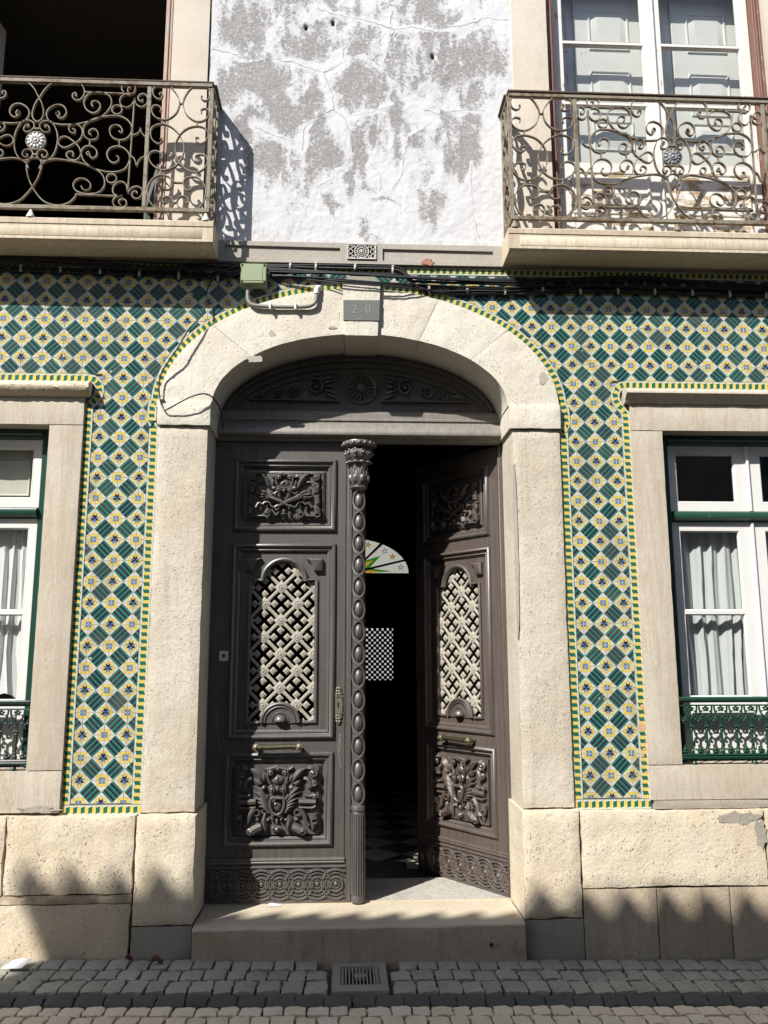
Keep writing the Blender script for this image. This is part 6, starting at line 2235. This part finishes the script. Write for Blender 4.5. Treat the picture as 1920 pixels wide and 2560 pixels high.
# ------------------------------------------------------------------ upper openings
for s in (-1, 1):
    X = lambda a: s * a
    lab = ('pale stone surround of the open upper window with the dark room' if s < 0 else 'pale stone surround of the upper window with white shutters')
    w = thing('upper_surround', lab, 'window surround', (s * 2.25, 0, 4.82), 'upper window surrounds')
    rect_stone('jamb_stone', X(1.136), X(1.404), 4.808, 7.30, -.022, .28, M['upper_jamb'], w, .08, amp=.002, edge=.004, wob=.002)
    rect_stone('jamb_stone', X(3.11), X(3.38), 4.808, 7.30, -.022, .28, M['upper_jamb'], w, .12, amp=.002, edge=.004, wob=.002)
    rect_stone('lintel', X(1.136), X(3.38), 7.304, 7.5, -.022, .28, M['upper_jamb'], w, .12, amp=.002, edge=.004, wob=.002)
    fw = thing('french_window', ('old reddish wooden french window frame standing open on the dark upper room' if s < 0 else
                                'tall white french window with peeling paint and closed panelled shutters behind'), 'french window', (s * 2.25, .1, 4.82), 'upper french windows')
    fmat = M['pink_frame'] if s < 0 else M['red_frame']
    mb = MB()
    for a, b2 in ((1.406, 1.470), (3.045, 3.108)):
        lo, hi = (a, b2)
        mb.box(X(lo), X(hi), .03, .16, 4.825, 7.30, .004)
        c = lo + .018 if a < 2 else hi - .018
        mb.box(X(c - .006), X(c + .006), .022, .03, 4.825, 7.30, .003)
        c = lo + .042 if a < 2 else hi - .042
        mb.box(X(c - .008), X(c + .008), .020, .03, 4.825, 7.30, .003)
    mb.box(X(1.471), X(3.044), .03, .16, 7.24, 7.30)
    mb.box(X(1.471), X(3.044), .03, .16, 4.815, 4.835)
    ob('frame', mb, fmat, fw)
    if s > 0:
        for j, (a, b2, g0, g1) in enumerate(((1.478, 2.262, 1.556, 2.192), (2.282, 3.040, 2.333, 2.962))):
            panes = [(5.57, 6.055), (6.078, 6.578), (6.602, 7.15)]
            mb = MB()
            mb.plate([(a, 4.84), (b2, 4.84), (b2, 7.235), (a, 7.235)], [[(g0, z0_), (g1, z0_), (g1, z1_), (g0, z1_)] for z0_, z1_ in panes], .100, .140)
            for z0_, z1_ in panes:
                mb.rect_moulding(g0, g1, z0_, z1_, [(0, .099), (.004, .104), (.008, .112), (.008, .135)])
            for xx in ((a + b2) / 2,):
                pass
            cs = ob('casement', mb, M['white_paint'], fw)
            for z0_, z1_ in panes:
                ob('pane', pane_quad(g0, g1, z0_, z1_, .120), M['glass'], cs)
            for z0_, z1_ in ((4.90, 5.17), (5.20, 5.50)):
                mb = MB()
                mb.box(g0 + .01, g1 - .01, .090, .0995, z0_, z1_, .004)
                mb.rect_moulding(g0 + .02, g1 - .02, z0_ + .01, z1_ - .01, [(0, .090), (.006, .080), (.016, .084), (.022, .091)])
                ob('bottom_panel', mb, M['white_peel'], cs)
        mb = MB(); mb.tube([(2.272, .093, 4.86), (2.272, .093, 7.23)], .014, 8)
        ob('meeting_bead', mb, M['white_paint'], fw)
        # inner shutters, folded leaves with raised fields
        sh = [(1.48, 1.70, .30), (1.702, 2.262, .27), (2.282, 2.50, .30), (2.502, 3.06, .27)]
        for j, (a, b2, y) in enumerate(sh):
            t = thing('shutter', ('narrow', 'wide', 'narrow', 'wide')[j] + ' white inner shutter leaf behind the ' + ('casement nearest the plaster wall' if j < 2 else 'casement farther from the plaster wall'), 'shutter', (a, y, 5.5), 'white inner shutters')
            mb = MB(); mb.box(a, b2, y, y + .03, 5.45, 7.25, .002)
            ob('leaf', mb, M['shutter'], t)
            for z0_, z1_ in ((5.50, 5.68), (5.78, 6.04), (6.10, 6.48), (6.66, 7.02)):
                mb = MB()
                i = .04 if b2 - a < .3 else .115
                big_field = j % 2 == 1
                mb.rect_moulding(a + i, b2 - i, z0_, z1_, [(0, y), (.006, y - .012), (.014, y - .010), (.020, y + .001)])
                if big_field:
                    mb.rect_moulding(a + i + .02, b2 - i - .02, z0_ + .02, z1_ - .02, [(0, y + .001), (.050, y - .0165), (.052, y - .0168)])
                    x0_, x1_ = a + i + .071, b2 - i - .071
                    mb.box(x0_, x1_, y - .017, y, z0_ + .071, z1_ - .071)
                ob('field', mb, M['shutter'], t)
    else:
        # one glazed leaf folded back into the room at the far side, low panels of both leaves inside
        for nm, hx, ang, yy0 in (('open_leaf', 3.04, 83, .14), ('open_leaf', 1.475, 68, .165)):
            mb = MB()
            wd = .62
            mb.plate([(0, 4.84), (wd, 4.84), (wd, 7.06 if hx > 2 else 5.50), (0, 7.06 if hx > 2 else 5.50)], [[(.07, 5.6), (wd - .06, 5.6), (wd - .06, 6.98), (.07, 6.98)]] if hx > 2 else [[(.08, 4.98), (wd - .08, 4.98), (wd - .08, 5.40), (.08, 5.40)]], 0, .04)
            mat_ = M['white_paint'] if hx > 2 else M['shaded_wood']
            Mx = Matrix.Translation((X(hx), yy0, 0)) @ Matrix.Rotation(math.radians(ang if hx > 2 else 180 - ang), 4, 'Z')
            if hx > 2:
                mb.xf(Mx)
            else:
                mb.xf(Mx)
            ob(nm, mb, mat_, fw)

# ------------------------------------------------------------------ cables, junction box, conduit
def cable_pts(pts, sag=0.0, seed=0, jit=.006):
    r = random.Random(seed)
    P = cr(pts, 6)
    return [(p[0], p[1] + (r.random() - .5) * .002, p[2] + jit * noise.noise(Vector((p[0] * 2.1, seed * 3.3, 0)))) for p in P]


run = thing('cable_bundle', 'bundle of black cables clipped along the top of the tiled wall', 'cables', (0, 0, 4.55))
C_ = []
YC = -.020
C_.append(([(-3.0, YC, 4.560), (-2.37, YC, 4.556), (-1.82, YC, 4.546), (-1.28, YC, 4.536), (-1.0, YC, 4.530), (-.86, YC, 4.56)], .010, 'cable'))
C_.append(([(-3.0, YC - .01, 4.590), (-2.1, YC, 4.578), (-1.55, YC, 4.566), (-1.0, YC, 4.556), (-.84, YC, 4.58)], .009, 'cable'))
C_.append(([(-3.0, YC - .02, 4.672), (-2.5, YC - .02, 4.664), (-2.2, YC - .02, 4.645), (-1.9, YC - .03, 4.612), (-1.4, YC - .02, 4.584), (-1.0, YC - .02, 4.600), (-.85, YC, 4.614)], .008, 'cable'))
C_.append(([(-3.0, YC - .015, 4.640), (-2.3, YC - .02, 4.628), (-1.7, YC - .025, 4.598), (-1.25, YC - .02, 4.590), (-.85, YC, 4.60)], .008, 'old_cable'))
C_.append(([(-3.0, YC - .012, 4.615), (-2.4, YC - .02, 4.600), (-1.8, YC - .03, 4.588), (-1.1, YC - .02, 4.606), (-.84, YC - .01, 4.622)], .0075, 'cable'))
C_.append(([(-3.0, YC - .03, 4.655), (-2.0, YC - .03, 4.635), (-1.3, YC - .03, 4.610), (-1.0, YC - .03, 4.622), (-.85, YC, 4.626)], .007, 'cable'))
C_.append(([(-3.0, YC - .022, 4.625), (-2.6, YC - .03, 4.618), (-1.8, YC - .03, 4.575), (-1.3, YC - .035, 4.566), (-1.02, YC - .03, 4.58), (-.9, YC - .01, 4.53)], .007, 'cable'))
# past the box
C_.append(([(-.67, YC, 4.632), (-.50, YC, 4.632), (-.05, YC, 4.636), (.22, YC, 4.634), (.29, YC, 4.616), (.345, YC, 4.55), (.39, YC, 4.496), (.48, YC, 4.456), (.76, YC, 4.462), (1.3, YC, 4.468), (1.84, YC, 4.474), (2.39, YC, 4.470), (3.1, YC, 4.462)], .0105, 'cable'))
C_.append(([(-.67, YC - .008, 4.618), (-.3, YC, 4.617), (.1, YC, 4.619), (.24, YC, 4.612), (.30, YC, 4.59), (.36, YC, 4.53), (.42, YC, 4.478), (.60, YC, 4.440), (1.0, YC, 4.448), (1.35, YC - .004, 4.452)], .009, 'old_cable'))
C_.append(([(-.67, YC - .01, 4.600), (-.19, YC - .02, 4.574), (.2, YC - .02, 4.562), (.7, YC - .02, 4.545), (1.13, YC - .02, 4.545), (1.9, YC - .02, 4.585), (2.4, YC - .02, 4.560), (3.1, YC - .02, 4.520)], .0095, 'cable'))
C_.append(([(-.67, YC - .018, 4.590), (-.2, YC - .03, 4.566), (.4, YC - .03, 4.545), (.9, YC - .03, 4.530), (1.5, YC - .025, 4.560), (2.05, YC - .025, 4.580), (2.6, YC - .025, 4.545), (3.1, YC - .025, 4.525)], .0085, 'cable'))
C_.append(([(-.67, YC - .02, 4.575), (-.1, YC - .036, 4.552), (.5, YC - .036, 4.530), (1.1, YC - .03, 4.522), (1.7, YC - .03, 4.556), (2.1, YC - .03, 4.570), (2.7, YC - .03, 4.522), (3.1, YC - .03, 4.500)], .0085, 'cable'))
C_.append(([(-.67, YC - .005, 4.560), (-.45, YC - .04, 4.530), (-.1, YC - .052, 4.506), (.25, YC - .048, 4.488), (.6, YC - .04, 4.476), (1.0, YC - .03, 4.474), (1.6, YC - .02, 4.536), (2.05, YC - .02, 4.562), (2.6, YC - .02, 4.536), (3.1, YC - .02, 4.51)], .006, 'cable'))
C_.append(([(.36, YC, 4.53), (.8, YC - .02, 4.512), (1.3, YC - .02, 4.508), (2.0, YC - .02, 4.512), (2.6, YC - .02, 4.505), (3.1, YC - .02, 4.50)], .010, 'cable'))
C_.append(([(.40, YC, 4.50), (.8, YC, 4.494), (1.3, YC, 4.496), (1.84, YC, 4.502), (2.4, YC, 4.498), (3.1, YC, 4.49)], .0095, 'cable'))
C_.append(([(-.64, YC - .01, 4.545), (-.30, YC - .045, 4.500), (-.12, YC - .068, 4.472), (.14, YC - .068, 4.455), (.34, YC - .055, 4.450), (.5, YC - .02, 4.452)], .005, 'cable'))
C_.append(([(1.25, YC - .01, 4.455), (1.5, YC - .02, 4.49), (1.9, YC - .03, 4.560), (2.02, YC - .03, 4.585), (2.2, YC - .03, 4.572), (2.55, YC - .03, 4.525), (3.1, YC - .03, 4.48)], .006, 'cable'))
C_.append(([(-1.02, YC - .01, 4.545), (-.97, YC - .02, 4.56), (-.90, YC - .02, 4.60), (-.85, YC, 4.615)], .008, 'cable'))
for i, (pts, rr, m_) in enumerate(C_):
    mb = MB(); mb.tube(cable_pts(pts, seed=i, jit=.007), rr, 7)
    ob('cable', mb, M[m_], run)
mb = MB()
mb.box(-.052, .058, -.046, -.030, 4.598, 4.608, .003)
clips = [(-2.64, 4.566), (-2.368, 4.563), (-2.097, 4.566), (-1.824, 4.550), (-1.553, 4.541), (-1.281, 4.528), (-1.008, 4.513), (-.503, 4.622), (-.322, 4.617), (-.045, 4.618), (.223, 4.603), (.481, 4.456), (.755, 4.460), (1.025, 4.460), (1.297, 4.486), (1.568, 4.462), (1.842, 4.475), (2.111, 4.476), (2.386, 4.470), (2.66, 4.466), (2.93, 4.464)]
for i, (x, z) in enumerate(clips):
    mb = MB()
    h = .040 if i % 3 else .03
    mb.box(x - .008, x + .008, -.036, -.032, z - h * .6, z + h, .001)
    mb.tube([(x, -.033, z - .012), (x, -.037, z - .006), (x, -.037, z + .006), (x, -.033, z + .012)], .009, 7)
    mb.ball((x, -.037, z + h * .7), (.0045, .003, .0045), 6, 4)
    ob('clip', mb, M['clip'], run)

jb = thing('junction_box', 'sage green plastic junction box on the tiles among the cables', 'junction box', (-.755, -.03, 4.53))
mb = MB(); mb.box(-.845, -.665, -.080, .0, 4.455, 4.605, .006)
ob('housing', mb, M['box_green'], jb)
mb = MB(); mb.box(-.846, -.664, -.098, -.0805, 4.457, 4.603, .005)
lid = ob('lid', mb, M['box_green'], jb)
mb = MB(); mb.box(-.825, -.690, -.101, -.0975, 4.475, 4.588, .002)
ob('lid_panel', mb, M['box_green'], lid)
for x in (-.832, -.678):
    for z in (4.470, 4.590):
        mb = MB(); mb.lathe([(.0075, 0), (.0075, .004), (.0, .004)], 0, 0, 10)
        mb.v = [(x + a, -.098 - c, z + b_) for a, b_, c in mb.v]
        ob('screw', mb, M['black'], jb)
mb = MB(); mb.box(-.664, -.645, -.05, -.04, 4.545, 4.575, .003)
ob('lug', mb, M['clip'], jb)
cd_ = thing('conduit', 'grey bent conduit pipe looping below the green junction box', 'pipe', (-.55, -.05, 4.30))
mb = MB()
P = [(-.795, -.055, 4.455), (-.795, -.055, 4.390), (-.790, -.056, 4.350), (-.775, -.057, 4.325), (-.748, -.058, 4.311), (-.70, -.058, 4.306), (-.60, -.058, 4.303), (-.46, -.058, 4.304), (-.385, -.058, 4.309), (-.345, -.058, 4.322), (-.323, -.058, 4.345), (-.317, -.058, 4.38), (-.315, -.058, 4.425)]
mb.tube(cr(P, 4), .0135, 10)
ob('pipe', mb, M['conduit'], cd_)
mb = MB()
mb.tube(cr([(-.315, -.058, 4.405), (-.315, -.058, 4.435), (-.306, -.052, 4.452), (-.290, -.03, 4.450)], 4), .019, 10)
ob('end_cap', mb, M['pale_plastic'], cd_)
for x in (-.634, -.459):
    mb = MB()
    mb.box(x - .0085, x + .0085, -.078, -.072, 4.278, 4.330, .002)
    mb.tube([(x, -.058, 4.288), (x, -.074, 4.292), (x, -.076, 4.304), (x, -.074, 4.316), (x, -.058, 4.320)], .0095, 7)
    mb.ball((x, -.079, 4.286), (.005, .003, .005), 6, 4)
    ob('clip', mb, M['pale_plastic'], cd_)

wr = thing('hanging_wire', 'thin black wire hanging from the cables round the left shoulder of the arch', 'wire', (-1.3, -.06, 3.5))
P = [(-.95, -.03, 4.555), (-1.022, -.045, 4.535), (-1.058, -.05, 4.476), (-1.080, -.052, 4.40), (-1.080, -.055, 4.318), (-1.097, -.07, 4.24), (-1.125, -.085, 4.187), (-1.178, -.10, 4.119), (-1.21, -.10, 4.059), (-1.252, -.10, 3.975), (-1.302, -.09, 3.899), (-1.352, -.075, 3.823), (-1.372, -.065, 3.761), (-1.376, -.062, 3.699), (-1.370, -.06, 3.649), (-1.355, -.062, 3.584), (-1.332, -.075, 3.545),
     (-1.300, -.085, 3.550), (-1.222, -.11, 3.586), (-1.145, -.12, 3.624), (-1.075, -.10, 3.651), (-1.033, -.07, 3.652), (-1.00, -.03, 3.630), (-.975, .03, 3.590), (-.965, .10, 3.535), (-.965, .15, 3.47)]
mb = MB(); mb.tube(cable_pts(P, seed=40, jit=.002), .0052, 6)
ob('wire', mb, M['cable'], wr)
mb = MB(); mb.ball((-1.352, -.058, 3.625), (.012, .010, .012), 8, 6); mb.tube([(-1.352, -.05, 3.625), (-1.42, -.02, 3.60)], .003, 5); mb.tube([(-1.375, -.055, 3.64), (-1.34, -.06, 3.655)], .004, 5)
ob('nail_tie', mb, M['clip'], wr)
wr2 = thing('hanging_wire', 'pair of thin wires looping down over the keystone below the cable bundle', 'wire', (.1, -.06, 4.45))
mb = MB()
mb.tube(cable_pts([(-.55, -.04, 4.545), (-.3, -.06, 4.515), (-.12, -.085, 4.492), (.12, -.09, 4.478), (.3, -.07, 4.462), (.46, -.04, 4.46)], seed=51, jit=.003), .0045, 6)
mb.tube(cable_pts([(.38, -.04, 4.505), (.40, -.05, 4.47), (.43, -.05, 4.452), (.52, -.04, 4.455)], seed=52, jit=.003), .0045, 6)
mb.tube(cable_pts([(.318, -.04, 4.56), (.335, -.045, 4.52), (.35, -.04, 4.50)], seed=53, jit=.003), .0035, 6, mi=0)
ob('wire', mb, M['cable'], wr2)

# ------------------------------------------------------------------ the house across the street, whose tiled eave throws the scalloped shadow
nb = thing('facing_house', 'plastered house across the narrow street with a clay tile roof', 'house', (0, -7.0, 0))
EX, EY, EZZ = -7.56, -6.0, 8.176
ES = -.050


def eave_z(x):
    return EZZ + ES * (x - EX)


mb = MB()
x1 = 9.0
front = [(EX + .10, EY - .25), (x1, EY - .25)]
vs = []
for (x, y) in ((EX + .12, EY - .22), (x1, EY - .22), (x1, EY - 8), (EX - 3.9, EY - 8)):
    vs += [(x, y, -.3), (x, y, (eave_z(x) - .12) if y > EY - 1 else eave_z(x) - .12)]
mb.add(vs, [(0, 2, 3, 1), (2, 4, 5, 3), (4, 6, 7, 5), (6, 0, 1, 7), (1, 3, 5, 7), (0, 6, 4, 2)])
ob('wall', mb, M['far_wall'], nb, False)
# roof: barrel tiles running down to the eave
mb = MB()
per = .262
nxr = int((x1 - EX) / per * 12)
rows = [(0, 0), (.25, .11), (1.5, .66), (4.0, 1.76)]
vs, fs = [], []
for j, (dy, dz) in enumerate(rows):
    for i in range(nxr + 1):
        x = EX + (x1 - EX) * i / nxr
        ph = (x - EX) / per
        f = ph - math.floor(ph)
        k = math.floor(ph)
        hgt = .115 * (math.sin(PI * min(1, f / .70)) if f < .70 else -.15 * math.sin(PI * (f - .70) / .30))
        hgt *= 1 + .18 * noise.noise(Vector((k * 3.7, 1.1, 0)))
        sx = x - .524 * dy * (1 - (x - EX) / (x1 - EX))
        vs.append((sx, EY - dy + .02 * noise.noise(Vector((k * 2.9, 7, 0))), eave_z(x) - .115 + hgt + dz))
W = nxr + 1
for j in range(len(rows) - 1):
    fs += [(j * W + i, j * W + i + 1, (j + 1) * W + i + 1, (j + 1) * W + i) for i in range(nxr)]
nb0 = len(vs)
vs += [(v[0], v[1] - .01, eave_z(v[0]) - .20) for v in vs[:W]]
fs += [(i, i + 1, nb0 + i + 1, nb0 + i) for i in range(nxr)]
mb.add(vs, fs)
ob('roof', mb, M['far_roof'], nb, True, 60)
for i in range(5):
    mb = MB()
    x = -6.2 + i * 3.0
    for z in (1.0, 4.6):
        mb.box(x, x + 1.15, EY - .235, EY - .205, z, z + 2.1, .01)
        w_ = ob('window', mb, M['green_paint'], nb, False)
        mb = MB()
        mb.box(x + .08, x + .55, EY - .20, EY - .19, z + .08, z + 2.02); mb.box(x + .60, x + 1.07, EY - .20, EY - .19, z + .08, z + 2.02)
        ob('pane', mb, M['glass'], w_, False)
        mb = MB()
